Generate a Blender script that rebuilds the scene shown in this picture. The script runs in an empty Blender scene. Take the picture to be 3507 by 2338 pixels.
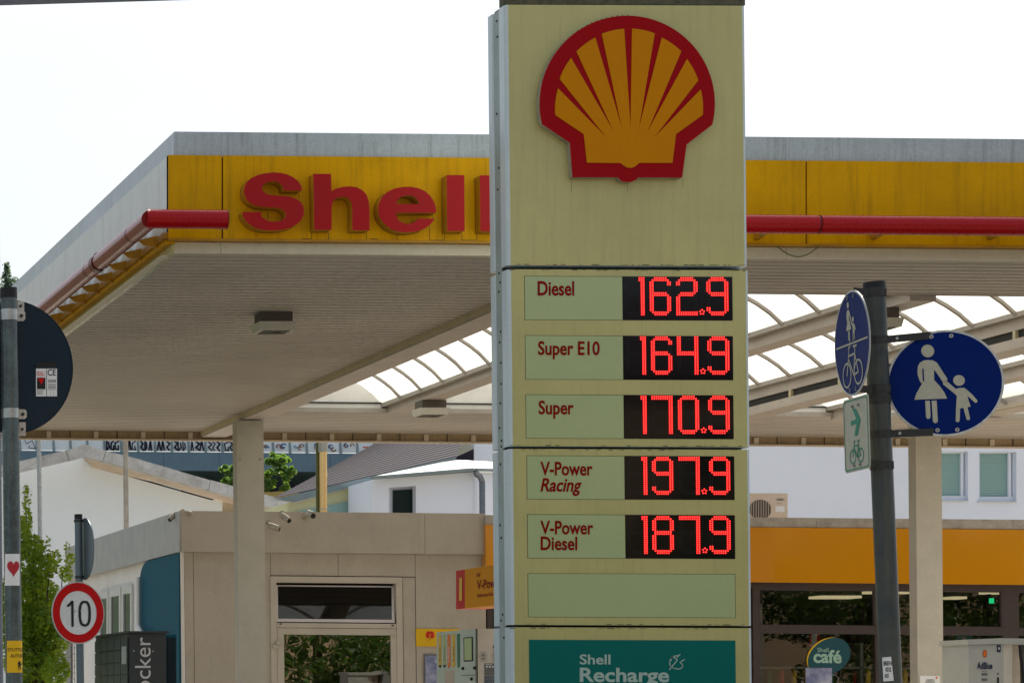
import bpy, math, random
from mathutils import Vector, Matrix
random.seed(7)
R = math.radians
scene = bpy.context.scene
COL = scene.collection

# ------------------------------------------------------------------ camera
FPX = 9600.0                 # focal length in photo pixels (photo 3507 wide)
VX, VY = -1500.0, 2440.0     # where the camera's axis meets the (unshifted) picture
EYE = 1.15
cd = bpy.data.cameras.new('camera'); cam = bpy.data.objects.new('camera', cd); COL.objects.link(cam)
cam.location = (0, 0, EYE); cam.rotation_euler = (R(90), 0, 0)
cd.sensor_width = 36.0; cd.lens = 36.0*FPX/3507.0
cd.shift_x = (1753.5-VX)/3507.0; cd.shift_y = (VY-1169.0)/3507.0
cd.clip_start = 0.1; cd.clip_end = 2000
scene.camera = cam

# ------------------------------------------------------------------ light
SUN_EL, SUN_AZ = 53.0, 32.0          # degrees; azimuth measured from +Y towards +X
world = bpy.data.worlds.new('World'); scene.world = world; world.use_nodes = True
wt = world.node_tree; wt.nodes.clear()
wo = wt.nodes.new('ShaderNodeOutputWorld'); bg = wt.nodes.new('ShaderNodeBackground')
sky = wt.nodes.new('ShaderNodeTexSky'); sky.sky_type = 'NISHITA'; sky.sun_disc = False
sky.sun_elevation = R(SUN_EL); sky.sun_rotation = R(SUN_AZ)
sky.air_density = 1.0; sky.dust_density = 4.0; sky.ozone_density = 1.0
bg.inputs['Strength'].default_value = 0.10
tc = wt.nodes.new('ShaderNodeTexCoord'); mp = wt.nodes.new('ShaderNodeMapping')
mp.inputs['Scale'].default_value = (1.2, 1.2, 3.0)
nz = wt.nodes.new('ShaderNodeTexNoise'); nz.inputs['Scale'].default_value = 2.2; nz.inputs['Detail'].default_value = 5
cr = wt.nodes.new('ShaderNodeMapRange'); cr.inputs['From Min'].default_value = 0.30; cr.inputs['From Max'].default_value = 0.62
cr.inputs['To Min'].default_value = 0.12; cr.inputs['To Max'].default_value = 0.38
mx = wt.nodes.new('ShaderNodeMix'); mx.data_type = 'RGBA'; mx.inputs['B'].default_value = (8.6, 9.0, 9.2, 1)
wt.links.new(tc.outputs['Generated'], mp.inputs['Vector']); wt.links.new(mp.outputs['Vector'], nz.inputs['Vector'])
wt.links.new(nz.outputs['Fac'], cr.inputs['Value']); wt.links.new(cr.outputs['Result'], mx.inputs['Factor'])
wt.links.new(sky.outputs['Color'], mx.inputs['A']); wt.links.new(mx.outputs['Result'], bg.inputs['Color'])
wt.links.new(bg.outputs['Background'], wo.inputs['Surface'])
sl = bpy.data.lights.new('sun', 'SUN'); sl.energy = 4.8; sl.angle = R(0.55); sl.color = (1.0, 0.93, 0.82)
so = bpy.data.objects.new('sun', sl); COL.objects.link(so)
sd = Vector((math.sin(R(SUN_AZ))*math.cos(R(SUN_EL)), math.cos(R(SUN_AZ))*math.cos(R(SUN_EL)), math.sin(R(SUN_EL))))
so.rotation_euler = sd.to_track_quat('Z', 'Y').to_euler(); so.location = (0, 0, 40)
vs = scene.view_settings
vs.view_transform = 'Standard'; vs.look = 'None'; vs.exposure = 0.5; vs.gamma = 1.0; vs.use_curve_mapping = False

# ------------------------------------------------------------------ materials
def node(nt, t, **kw):
    n = nt.nodes.new(t)
    for k, v in kw.items():
        if k in n.inputs: n.inputs[k].default_value = v
    return n
MATS = {}
def pm(name, col, rough=0.5, metal=0.0, dirt=0.25, streak=0.0, bump=0.0, spec=0.28, scale=3.0,
       dirtcol=(0.06, 0.055, 0.04), fine=0.12, coat=0.0, objc=True):
    m = bpy.data.materials.new(name); m.use_nodes = True; nt = m.node_tree
    b = nt.nodes['Principled BSDF']
    b.inputs['Metallic'].default_value = metal; b.inputs['Roughness'].default_value = rough
    b.inputs['Specular IOR Level'].default_value = spec; b.inputs['Coat Weight'].default_value = coat
    b.inputs['Coat Roughness'].default_value = 0.08
    g = node(nt, 'ShaderNodeNewGeometry')
    n1 = node(nt, 'ShaderNodeTexNoise', Scale=scale, Detail=6.0, Roughness=0.65)
    nt.links.new(g.outputs['Position'], n1.inputs['Vector'])
    r1 = node(nt, 'ShaderNodeMapRange'); r1.inputs['From Min'].default_value = 0.42; r1.inputs['From Max'].default_value = 0.78
    r1.inputs['To Max'].default_value = dirt
    nt.links.new(n1.outputs['Fac'], r1.inputs['Value'])
    m1 = nt.nodes.new('ShaderNodeMix'); m1.data_type = 'RGBA'
    m1.inputs['A'].default_value = (*col, 1); m1.inputs['B'].default_value = (*dirtcol, 1)
    nt.links.new(r1.outputs['Result'], m1.inputs['Factor']); last = m1.outputs['Result']
    if streak > 0:
        mpn = node(nt, 'ShaderNodeMapping'); mpn.inputs['Scale'].default_value = (14, 14, 0.7)
        nt.links.new(g.outputs['Position'], mpn.inputs['Vector'])
        n2 = node(nt, 'ShaderNodeTexNoise', Scale=1.6, Detail=7.0, Roughness=0.7)
        nt.links.new(mpn.outputs['Vector'], n2.inputs['Vector'])
        r2 = node(nt, 'ShaderNodeMapRange'); r2.inputs['From Min'].default_value = 0.5; r2.inputs['From Max'].default_value = 0.75
        r2.inputs['To Max'].default_value = streak
        nt.links.new(n2.outputs['Fac'], r2.inputs['Value'])
        m2 = nt.nodes.new('ShaderNodeMix'); m2.data_type = 'RGBA'; m2.inputs['B'].default_value = (*dirtcol, 1)
        nt.links.new(last, m2.inputs['A']); nt.links.new(r2.outputs['Result'], m2.inputs['Factor']); last = m2.outputs['Result']
    if fine > 0:
        n3 = node(nt, 'ShaderNodeTexNoise', Scale=55.0, Detail=3.0)
        nt.links.new(g.outputs['Position'], n3.inputs['Vector'])
        r3 = node(nt, 'ShaderNodeMapRange'); r3.inputs['From Min'].default_value = 0.3; r3.inputs['From Max'].default_value = 0.7
        r3.inputs['To Min'].default_value = 1-fine; r3.inputs['To Max'].default_value = 1+fine*0.5
        nt.links.new(n3.outputs['Fac'], r3.inputs['Value'])
        h = node(nt, 'ShaderNodeHueSaturation'); nt.links.new(last, h.inputs['Color']); nt.links.new(r3.outputs['Result'], h.inputs['Value'])
        last = h.outputs['Color']
        rr = node(nt, 'ShaderNodeMath'); rr.operation = 'MULTIPLY'; rr.inputs[1].default_value = rough
        nt.links.new(r3.outputs['Result'], rr.inputs[0]); nt.links.new(rr.outputs[0], b.inputs['Roughness'])
    nt.links.new(last, b.inputs['Base Color'])
    if bump > 0:
        n4 = node(nt, 'ShaderNodeTexNoise', Scale=90.0, Detail=4.0)
        nt.links.new(g.outputs['Position'], n4.inputs['Vector'])
        bp = node(nt, 'ShaderNodeBump'); bp.inputs['Strength'].default_value = bump; bp.inputs['Distance'].default_value = 0.01
        nt.links.new(n4.outputs['Fac'], bp.inputs['Height']); nt.links.new(bp.outputs['Normal'], b.inputs['Normal'])
    MATS[name] = m; return m
def emis(name, col, st):
    m = bpy.data.materials.new(name); m.use_nodes = True; b = m.node_tree.nodes['Principled BSDF']
    b.inputs['Base Color'].default_value = (*[c*0.3 for c in col], 1)
    b.inputs['Emission Color'].default_value = (*col, 1); b.inputs['Emission Strength'].default_value = st
    return m
def glassm(name, tint=(0.8, 0.85, 0.85), ior=1.8, rough=0.0, wavy=0.0):
    m = bpy.data.materials.new(name); m.use_nodes = True; nt = m.node_tree; nt.nodes.clear()
    o = nt.nodes.new('ShaderNodeOutputMaterial'); mxs = nt.nodes.new('ShaderNodeMixShader')
    t = node(nt, 'ShaderNodeBsdfTransparent', Color=(*tint, 1)); gl = node(nt, 'ShaderNodeBsdfGlossy', Roughness=rough)
    fr = node(nt, 'ShaderNodeFresnel', IOR=ior)
    if wavy > 0:
        g = node(nt, 'ShaderNodeNewGeometry'); n4 = node(nt, 'ShaderNodeTexNoise', Scale=3.0, Detail=1.0)
        nt.links.new(g.outputs['Position'], n4.inputs['Vector'])
        bp = node(nt, 'ShaderNodeBump'); bp.inputs['Strength'].default_value = wavy; bp.inputs['Distance'].default_value = 0.01
        nt.links.new(n4.outputs['Fac'], bp.inputs['Height']); nt.links.new(bp.outputs['Normal'], gl.inputs['Normal'])
    nt.links.new(fr.outputs[0], mxs.inputs[0]); nt.links.new(t.outputs[0], mxs.inputs[1]); nt.links.new(gl.outputs[0], mxs.inputs[2])
    nt.links.new(mxs.outputs[0], o.inputs['Surface']); return m
def leafm(name, col, trans=(0.25, 0.38, 0.03)):
    m = bpy.data.materials.new(name); m.use_nodes = True; nt = m.node_tree
    b = nt.nodes['Principled BSDF']; b.inputs['Roughness'].default_value = 0.45
    o = nt.nodes['Material Output']
    g = node(nt, 'ShaderNodeNewGeometry'); hs = node(nt, 'ShaderNodeHueSaturation'); hs.inputs['Color'].default_value = (*col, 1)
    mr = node(nt, 'ShaderNodeMapRange'); mr.inputs['To Min'].default_value = 0.5; mr.inputs['To Max'].default_value = 1.7
    nt.links.new(g.outputs['Random Per Island'], mr.inputs['Value']); nt.links.new(mr.outputs[0], hs.inputs['Value'])
    nt.links.new(hs.outputs[0], b.inputs['Base Color'])
    tr = node(nt, 'ShaderNodeBsdfTranslucent', Color=(*trans, 1)); ms = nt.nodes.new('ShaderNodeMixShader'); ms.inputs[0].default_value = 0.5
    nt.links.new(b.outputs[0], ms.inputs[1]); nt.links.new(tr.outputs[0], ms.inputs[2]); nt.links.new(ms.outputs[0], o.inputs['Surface'])
    return m

M = dict(
 pylon=pm('cream enamel', (0.54, 0.49, 0.19), 0.22, spec=0.5, dirt=0.30, streak=0.24, scale=1.1, fine=0.03, dirtcol=(0.22,0.20,0.08)),
 pylon_edge=pm('pale cassette edge', (0.62, 0.70, 0.70), 0.3, dirt=0.12, streak=0.15, fine=0.05),
 pylon_post=pm('grey post', (0.36, 0.42, 0.38), 0.5, dirt=0.3, streak=0.2),
 grime=pm('grime', (0.10, 0.095, 0.045), 0.9, dirt=0.3, fine=0),
 gap=pm('dark gap', (0.03, 0.03, 0.025), 0.8, dirt=0, fine=0),
 moss=pm('mossy cap', (0.12, 0.11, 0.07), 0.9, dirt=0.8, scale=25, dirtcol=(0.02,0.025,0.01)),
 label=pm('label panel', (0.44, 0.51, 0.25), 0.10, dirt=0.06, fine=0.03, spec=0.35),
 labeltext=pm('label red', (0.24, 0.006, 0.005), 0.5, dirt=0, fine=0.0, spec=0.05),
 display=pm('display black', (0.006, 0.005, 0.006), 0.05, dirt=0, fine=0, spec=0.22),
 ledoff=pm('unlit led', (0.05, 0.045, 0.05), 0.4, dirt=0, fine=0),
 led=emis('red led', (1.0, 0.008, 0.008), 1.9),
 ledcore=emis('led core', (1.0, 0.09, 0.07), 2.6),
 shred=pm('logo red', (0.34, 0.0, 0.004), 0.45, spec=0.10, dirt=0.05, fine=0.03, scale=2),
 shyel=pm('logo yellow', (0.60, 0.22, 0.0), 0.45, spec=0.08, dirt=0.06, fine=0.04, scale=2),
 boardside=pm('board side', (0.42, 0.38, 0.28), 0.6, dirt=0.6, scale=12),
 teal=pm('teal panel', (0.0, 0.145, 0.12), 0.2, spec=0.15, dirt=0.05, fine=0.03),
 tealtext=pm('pale sign text', (0.40, 0.52, 0.44), 0.4, dirt=0, fine=0),
 parapet=pm('parapet coping', (0.46, 0.51, 0.53), 0.4, metal=0.15, dirt=0.22, streak=0.5, scale=1.3),
 yellow=pm('fascia yellow', (0.74, 0.37, 0.0), 0.38, spec=0.08, dirt=0.3, streak=0.42, scale=1.1, dirtcol=(0.13,0.08,0.01), fine=0.06),
 gyellow=pm('glossy yellow', (0.62, 0.24, 0.0), 0.06, dirt=0.06, fine=0.0, scale=1.2, dirtcol=(0.3,0.12,0.0), spec=0.5, coat=1.0),
 laneyellow=pm('lane sign yellow', (0.66, 0.27, 0.0), 0.5, dirt=0.06, fine=0.0, scale=1.2, spec=0.06),
 letter=pm('letter red', (0.42, 0.008, 0.012), 0.42, spec=0.14, dirt=0.15, fine=0.04, scale=2, streak=0.05),
 letterside=pm('letter side', (0.52, 0.25, 0.01), 0.45, dirt=0.45, scale=7, fine=0.05),
 redpipe=pm('red tube', (0.40, 0.002, 0.006), 0.28, dirt=0.08, fine=0.04, spec=0.25),
 redpipe2=pm('faded red tube', (0.24, 0.010, 0.008), 0.26, dirt=0.12, fine=0.0, spec=0.16),
 whiteband=pm('cream band', (0.66, 0.60, 0.44), 0.5, dirt=0.15, fine=0.06),
 sidecream=pm('side cladding', (0.62, 0.62, 0.56), 0.35, dirt=0.2, streak=0.18, fine=0.05),
 soffit=pm('soffit sheet', (0.44, 0.395, 0.335), 0.5, dirt=0.3, scale=0.6, fine=0.0),
 beam=pm('beam paint', (0.48, 0.42, 0.36), 0.5, dirt=0.2, fine=0.06),
 beamside=pm('beam side', (0.56, 0.47, 0.30), 0.5, dirt=0.25, fine=0.06),
 gutter=pm('gutter paint', (0.36, 0.325, 0.28), 0.5, dirt=0.3, fine=0.06),
 eave=pm('eave inner', (0.38, 0.28, 0.16), 0.6, dirt=0.45, streak=0.4, scale=4),
 eavelip=pm('eave lip', (0.62, 0.52, 0.40), 0.5, dirt=0.2),
 pillar=pm('pillar render', (0.48, 0.445, 0.37), 0.7, dirt=0.16, fine=0.07, bump=0.15),
 render=pm('shop render', (0.455, 0.41, 0.34), 0.75, dirt=0.3, streak=0.12, scale=1.6, fine=0.06, bump=0.2, dirtcol=(0.2,0.15,0.1)),
 greyfascia=pm('grey fascia', (0.40, 0.40, 0.38), 0.6, dirt=0.25, streak=0.6, fine=0.05, dirtcol=(0.13,0.13,0.15)),
 whitewall=pm('white wall', (0.72, 0.70, 0.66), 0.7, dirt=0.2, scale=2, fine=0.04),
 tealwall=pm('teal wall', (0.008, 0.085, 0.13), 0.6, spec=0.05, dirt=0.2, fine=0.05),
 coping=pm('coping stone', (0.42, 0.38, 0.32), 0.7, dirt=0.5, scale=6),
 brown=pm('brown frame', (0.060, 0.042, 0.038), 0.4, dirt=0.1, fine=0.05),
 doorframe=pm('door frame', (0.50, 0.455, 0.38), 0.4, dirt=0.12, fine=0.04),
 sash=pm('sash white', (0.62, 0.58, 0.58), 0.4, dirt=0.1),
 black=pm('black rubber', (0.012, 0.012, 0.013), 0.5, dirt=0, fine=0.0),
 galv=pm('galvanised', (0.11, 0.14, 0.14), 0.28, metal=0.4, dirt=0.8, streak=0.9, scale=9, fine=0.15, dirtcol=(0.03,0.035,0.045), bump=0.0),
 galv2=pm('galvanised clamp', (0.45, 0.46, 0.45), 0.3, metal=0.85, dirt=0.3, scale=20),
 darksteel=pm('dark clamp', (0.045, 0.045, 0.045), 0.4, metal=0.5, dirt=0.2, scale=20),
 postdark=pm('dark post', (0.040, 0.050, 0.052), 0.36, metal=0.0, dirt=0.6, streak=0.9, scale=7, fine=0.0, dirtcol=(0.10,0.10,0.075), bump=0.0),
 signback=pm('sign back', (0.010, 0.022, 0.034), 0.6, dirt=0.1, fine=0.1, spec=0.15),
 signrim=pm('sign rim', (0.55, 0.56, 0.55), 0.35, dirt=0.4, scale=30),
 signblue=pm('sign blue', (0.0, 0.014, 0.13), 0.35, spec=0.06, dirt=0.05, fine=0.05, scale=6),
 signcream=pm('sign white', (0.46, 0.45, 0.35), 0.4, dirt=0.2, scale=20, fine=0.08),
 signwhite=pm('sign face white', (0.72, 0.73, 0.68), 0.4, dirt=0.08, scale=12),
 signred=pm('sign ring red', (0.55, 0.006, 0.006), 0.4, spec=0.1, dirt=0.06),
 signgreen=pm('sign green', (0.0, 0.22, 0.14), 0.4, dirt=0.1),
 signpost=pm('slate post', (0.13, 0.17, 0.19), 0.35, metal=0.4, dirt=0.2, fine=0.1),
 locker=pm('locker dark', (0.045, 0.052, 0.055), 0.4, dirt=0.2, fine=0.08),
 lockertext=pm('locker text', (0.6, 0.6, 0.6), 0.5, dirt=0, fine=0),
 pumpgreen=pm('pump side', (0.48, 0.54, 0.46), 0.35, dirt=0.2, fine=0.05),
 pumpcream=pm('pump cream', (0.66, 0.60, 0.50), 0.4, dirt=0.12, fine=0.05),
 pumpgrey=pm('pump light grey', (0.46, 0.46, 0.42), 0.35, dirt=0.12, fine=0.05),
 navy=pm('navy', (0.01, 0.015, 0.07), 0.4, dirt=0, fine=0),
 orange=pm('orange', (0.75, 0.16, 0.01), 0.4, dirt=0, fine=0),
 red=pm('plain red', (0.55, 0.012, 0.01), 0.4, dirt=0, fine=0),
 green=pm('plain green', (0.0, 0.16, 0.06), 0.4, dirt=0, fine=0),
 yel=pm('plain yellow', (0.70, 0.42, 0.005), 0.35, dirt=0.03, fine=0),
 paper=pm('paper', (0.72, 0.72, 0.70), 0.5, dirt=0.08, scale=20, fine=0),
 greytext=pm('grey print', (0.15, 0.15, 0.15), 0.5, dirt=0, fine=0),
 poster=pm('poster', (0.16, 0.18, 0.33), 0.3, dirt=0.9, scale=5, dirtcol=(0.6,0.62,0.72), fine=0),
 concrete=pm('old concrete', (0.52, 0.52, 0.52), 0.85, dirt=0.6, scale=3.0, streak=0.2, bump=0.4, dirtcol=(0.10,0.09,0.08)),
 gable=pm('gable render', (0.70, 0.75, 0.79), 0.85, dirt=0.06, fine=0.03, scale=0.6),
 verge=pm('verge underside', (0.55, 0.45, 0.35), 0.7, dirt=0.3),
 bluewall=pm('white house wall', (0.72, 0.77, 0.86), 0.8, dirt=0.06, fine=0.03, scale=0.7),
 creamwall=pm('cream house wall', (0.60, 0.60, 0.36), 0.8, dirt=0.1, fine=0.03),
 slate=pm('corrugated roof', (0.125, 0.118, 0.128), 0.95, spec=0.1, dirt=0.3, scale=0.8, fine=0.08, dirtcol=(0.09,0.085,0.10)),
 slatedk=pm('roof groove shade', (0.035, 0.033, 0.040), 0.95, spec=0.1, dirt=0.4, scale=3, fine=0.1),  # shade of the corrugations, put into a darker groove colour
 zinc=pm('zinc trim', (0.22, 0.28, 0.29), 0.4, metal=0.3, dirt=0.2),
 zincroof=pm('zinc roof', (0.62, 0.62, 0.60), 0.4, metal=0.2, dirt=0.1),
 drainpipe=pm('drain pipe', (0.16, 0.18, 0.22), 0.3, metal=0.6, dirt=0.1),
 flue=pm('polished steel', (0.80, 0.52, 0.22), 0.16, metal=1.0, dirt=0.1, fine=0.02),  # gold of the reflected light is put into the steel's colour
 oliverod=pm('olive flue reflection', (0.09, 0.09, 0.02), 0.3, metal=0.3, dirt=0.3),
 flue2=pm('dull steel', (0.40, 0.38, 0.32), 0.25, metal=0.9, dirt=0.2),
 parapetblue=pm('bridge edge', (0.15, 0.23, 0.30), 0.7, dirt=0.4, streak=0.4, scale=0.8, dirtcol=(0.07,0.11,0.16)),
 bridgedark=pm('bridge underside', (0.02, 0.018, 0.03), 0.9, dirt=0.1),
 barrier=pm('barrier panel', (0.72, 0.76, 0.78), 0.5, dirt=0.25, streak=0.2, scale=1.0, dirtcol=(0.35,0.50,0.58)),
 graf_black=pm('graffiti dark', (0.015, 0.015, 0.035), 0.6, dirt=0),
 graf_purple=pm('graffiti purple', (0.12, 0.015, 0.15), 0.6, dirt=0),
 graf_brown=pm('graffiti brown', (0.22, 0.11, 0.07), 0.6, dirt=0.3),
 graf_blue=pm('graffiti blue', (0.03, 0.14, 0.35), 0.6, dirt=0.3),
 bark=pm('bark', (0.09, 0.065, 0.045), 0.9, dirt=0.4, scale=10),
 asphalt=pm('asphalt', (0.075, 0.073, 0.07), 0.85, dirt=0.3, scale=2, fine=0.3, bump=0.3, dirtcol=(0.04,0.04,0.04)),
 grassy=pm('grassy ground', (0.085, 0.09, 0.05), 0.95, dirt=0.5, scale=0.3, fine=0.2),
 forecourt=pm('forecourt concrete', (0.56, 0.50, 0.42), 0.8, dirt=0.2, scale=1, fine=0.15),
 paving=pm('pavement', (0.22, 0.205, 0.18), 0.85, dirt=0.3, scale=2, fine=0.2),
 kerb=pm('kerb stone', (0.32, 0.31, 0.29), 0.85, dirt=0.3),
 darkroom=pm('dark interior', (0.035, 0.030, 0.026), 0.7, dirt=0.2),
 shelfm=pm('shelf grey', (0.18, 0.17, 0.15), 0.5, dirt=0.1),
 blind=pm('teal blind', (0.26, 0.42, 0.40), 0.5, dirt=0.05, fine=0.03),
 acbeige=pm('ac casing', (0.62, 0.50, 0.38), 0.5, dirt=0.1),
 acdark=pm('ac fan', (0.10, 0.085, 0.07), 0.6, dirt=0.2),
 hay=pm('dry bank', (0.42, 0.30, 0.10), 0.95, dirt=0.4, scale=3),
 hillgreen=pm('hillside woods', (0.045, 0.075, 0.03), 0.95, dirt=0.7, scale=0.12, fine=0.2, dirtcol=(0.015,0.03,0.012)),
 tan=pm('sandstone wall', (0.50, 0.36, 0.22), 0.85, dirt=0.3, scale=1),
 cable=pm('cable', (0.10, 0.11, 0.02), 0.5, dirt=0),
 lampwhite=pm('lamp housing', (0.58, 0.55, 0.46), 0.45, dirt=0.15),
 ring=pm('dark red ring', (0.14, 0.003, 0.008), 0.4, dirt=0, fine=0),
 darkglass=pm('dark window glass', (0.008, 0.020, 0.018), 0.05, dirt=0, fine=0, spec=0.2),
 stick_heart=pm('heart red', (0.42, 0.02, 0.03), 0.3, dirt=0.1, fine=0),
 cafeteal=pm('cafe teal', (0.010, 0.075, 0.095), 0.3, dirt=0.05, fine=0),
 cafemint=pm('cafe mint', (0.33, 0.52, 0.42), 0.4, dirt=0, fine=0),
 minttext=emis('backlit mint', (0.10, 0.60, 0.50), 0.5),
 lit=emis('lit ceiling panel', (1.0, 0.80, 0.45), 0.5),
 exitg=emis('lit green sign', (0.02, 1.0, 0.35), 0.6),
 leaf=leafm('bush leaves', (0.065, 0.15, 0.018), (0.52, 0.68, 0.05)),
 leafdk=leafm('tree leaves', (0.07, 0.15, 0.04), (0.22, 0.38, 0.05)),
 leafst=leafm('street tree leaves', (0.06, 0.12, 0.02), (0.20, 0.30, 0.03)),
 conif=leafm('conifer needles', (0.09, 0.15, 0.10), (0.12, 0.2, 0.1)),
 glass=glassm('window glass', (0.62, 0.66, 0.66), 1.7, 0.0, 0.02),
 doorglass=glassm('door glass', (0.35, 0.37, 0.36), 2.8, 0.0, 0.05),
 fanglass=glassm('fanlight glass', (0.30, 0.36, 0.50), 1.5, 0.02, 0.02),
)
# translucent polycarbonate of the roof lights
def poly():
    m = bpy.data.materials.new('polycarbonate'); m.use_nodes = True; nt = m.node_tree; nt.nodes.clear()
    o = nt.nodes.new('ShaderNodeOutputMaterial'); ms = nt.nodes.new('ShaderNodeMixShader'); ms.inputs[0].default_value = 0.45
    t = node(nt, 'ShaderNodeBsdfTransparent', Color=(0.97, 0.97, 0.93, 1)); tr = nt.nodes.new('ShaderNodeBsdfTranslucent')
    g = node(nt, 'ShaderNodeNewGeometry'); n = node(nt, 'ShaderNodeTexNoise', Scale=9.0, Detail=8.0, Roughness=0.8)
    nt.links.new(g.outputs['Position'], n.inputs['Vector'])
    r = nt.nodes.new('ShaderNodeMapRange'); r.inputs['From Min'].default_value = 0.60; r.inputs['From Max'].default_value = 0.70
    nt.links.new(n.outputs['Fac'], r.inputs['Value'])
    mc = nt.nodes.new('ShaderNodeMix'); mc.data_type = 'RGBA'; mc.inputs['A'].default_value = (0.97, 0.97, 0.90, 1); mc.inputs['B'].default_value = (0.35, 0.33, 0.28, 1)
    nt.links.new(r.outputs[0], mc.inputs['Factor']); nt.links.new(mc.outputs['Result'], tr.inputs['Color']); nt.links.new(mc.outputs['Result'], t.inputs['Color'])
    nt.links.new(t.outputs[0], ms.inputs[1]); nt.links.new(tr.outputs[0], ms.inputs[2]); nt.links.new(ms.outputs[0], o.inputs['Surface'])
    return m
M['poly'] = poly()

# ------------------------------------------------------------------ helpers
def P(px, py, Z):            # the place in depth plane Z that a photo pixel shows
    return Vector(((px-VX)*Z/FPX, Z, EYE+(VY-py)*Z/FPX))
def S(px, py, X):            # the same on a wall standing at x = X
    Z = X*FPX/(px-VX); return Vector((X, Z, EYE+(VY-py)*Z/FPX))
SH, SV = 0.0093, 0.0105      # roof lines fall slightly to the right, uprights lean slightly
def quad(x0, y0, x1, y1, s=SH, l=SV):
    w, h = x1-x0, y1-y0
    return [(x0, y0), (x1, y0+s*w), (x1+l*h, y1+s*w), (x0+l*h, y1)]

class MB:
    def __init__(s): s.v = []; s.f = []; s.mi = []
    def face(s, pts, mi=0):
        n = len(s.v); s.v += [Vector(p) for p in pts]; s.f.append(list(range(n, n+len(pts)))); s.mi.append(mi)
    def prism(s, pts, ext, mi=0, mside=None):      # pts: polygon; ext: extrusion vector
        n = len(s.v); k = len(pts); ext = Vector(ext); ms = mi if mside is None else mside
        pts = [Vector(p) for p in pts]
        s.v += pts + [p+ext for p in pts]
        s.f.append(list(range(n, n+k))); s.mi.append(mi)
        s.f.append(list(range(n+2*k-1, n+k-1, -1))); s.mi.append(mi)
        for i in range(k):
            j = (i+1) % k; s.f.append([n+j, n+i, n+k+i, n+k+j]); s.mi.append(ms)
        return s
    def box(s, a, b, mi=0):
        x0, y0, z0 = a; x1, y1, z1 = b
        return s.prism([(x0,y0,z1),(x1,y0,z1),(x1,y0,z0),(x0,y0,z0)], (0, y1-y0, 0), mi)
    def pbox(s, x0, y0, x1, y1, Z, d, sh=SH, lv=SV, mi=0):
        return s.prism([P(px, py, Z) for px, py in quad(x0, y0, x1, y1, sh, lv)], (0, d, 0), mi)
    def cyl(s, p0, p1, r0, r1=None, n=16, mi=0, cap=True):
        p0, p1 = Vector(p0), Vector(p1); r1 = r0 if r1 is None else r1
        d = (p1-p0).normalized(); a = d.orthogonal().normalized(); b = d.cross(a); k = len(s.v)
        for p, r in ((p0, r0), (p1, r1)):
            for i in range(n):
                t = 2*math.pi*i/n; s.v.append(p + a*math.cos(t)*r + b*math.sin(t)*r)
        for i in range(n):
            j = (i+1) % n; s.f.append([k+i, k+j, k+n+j, k+n+i]); s.mi.append(mi)
        if cap:
            s.f.append([k+i for i in range(n-1, -1, -1)]); s.mi.append(mi)
            s.f.append([k+n+i for i in range(n)]); s.mi.append(mi)
        return s
    def path(s, pts, r, n=8, mi=0):
        for a, b in zip(pts[:-1], pts[1:]): s.cyl(a, b, r, n=n, mi=mi)
        return s
    def sphere(s, c, r, n=10, mi=0):
        c = Vector(c); k = len(s.v); m = n//2
        for i in range(m+1):
            ph = math.pi*i/m
            for j in range(n):
                t = 2*math.pi*j/n; s.v.append(c+Vector((math.sin(ph)*math.cos(t), math.sin(ph)*math.sin(t), math.cos(ph)))*r)
        for i in range(m):
            for j in range(n):
                q = (j+1) % n; s.f.append([k+i*n+j, k+(i+1)*n+j, k+(i+1)*n+q, k+i*n+q]); s.mi.append(mi)
        return s
    def add(s, verts, faces, mi=0):
        n = len(s.v); s.v += [Vector(v) for v in verts]; s.f += [[n+i for i in f] for f in faces]; s.mi += [mi]*len(faces); return s
    def build(s, name, mats, parent=None, smooth=False, **tags):
        if not isinstance(mats, (list, tuple)): mats = [mats]
        o0 = Vector(parent['_w']) if parent is not None and '_w' in parent else Vector((0, 0, 0))
        me = bpy.data.meshes.new(name); me.from_pydata([tuple(v-o0) for v in s.v], [], s.f)
        for m in mats: me.materials.append(m)
        if len(mats) > 1: me.polygons.foreach_set('material_index', s.mi)
        me.update()
        if smooth:
            me.polygons.foreach_set('use_smooth', [True]*len(me.polygons))
            try: me.set_sharp_from_angle(angle=R(40))
            except Exception: pass
        o = bpy.data.objects.new(name, me); COL.objects.link(o)
        if parent is not None:
            o.parent = parent; o['_w'] = tuple(o0)
        for k, v in tags.items(): o[k] = v
        return o
def thing(name, loc, label, category, group=None):
    e = bpy.data.objects.new(name, None); COL.objects.link(e); e.location = loc; e.empty_display_size = 0.2
    e['_w'] = tuple(loc); e['label'] = label; e['category'] = category
    if group: e['group'] = group
    return e

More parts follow.
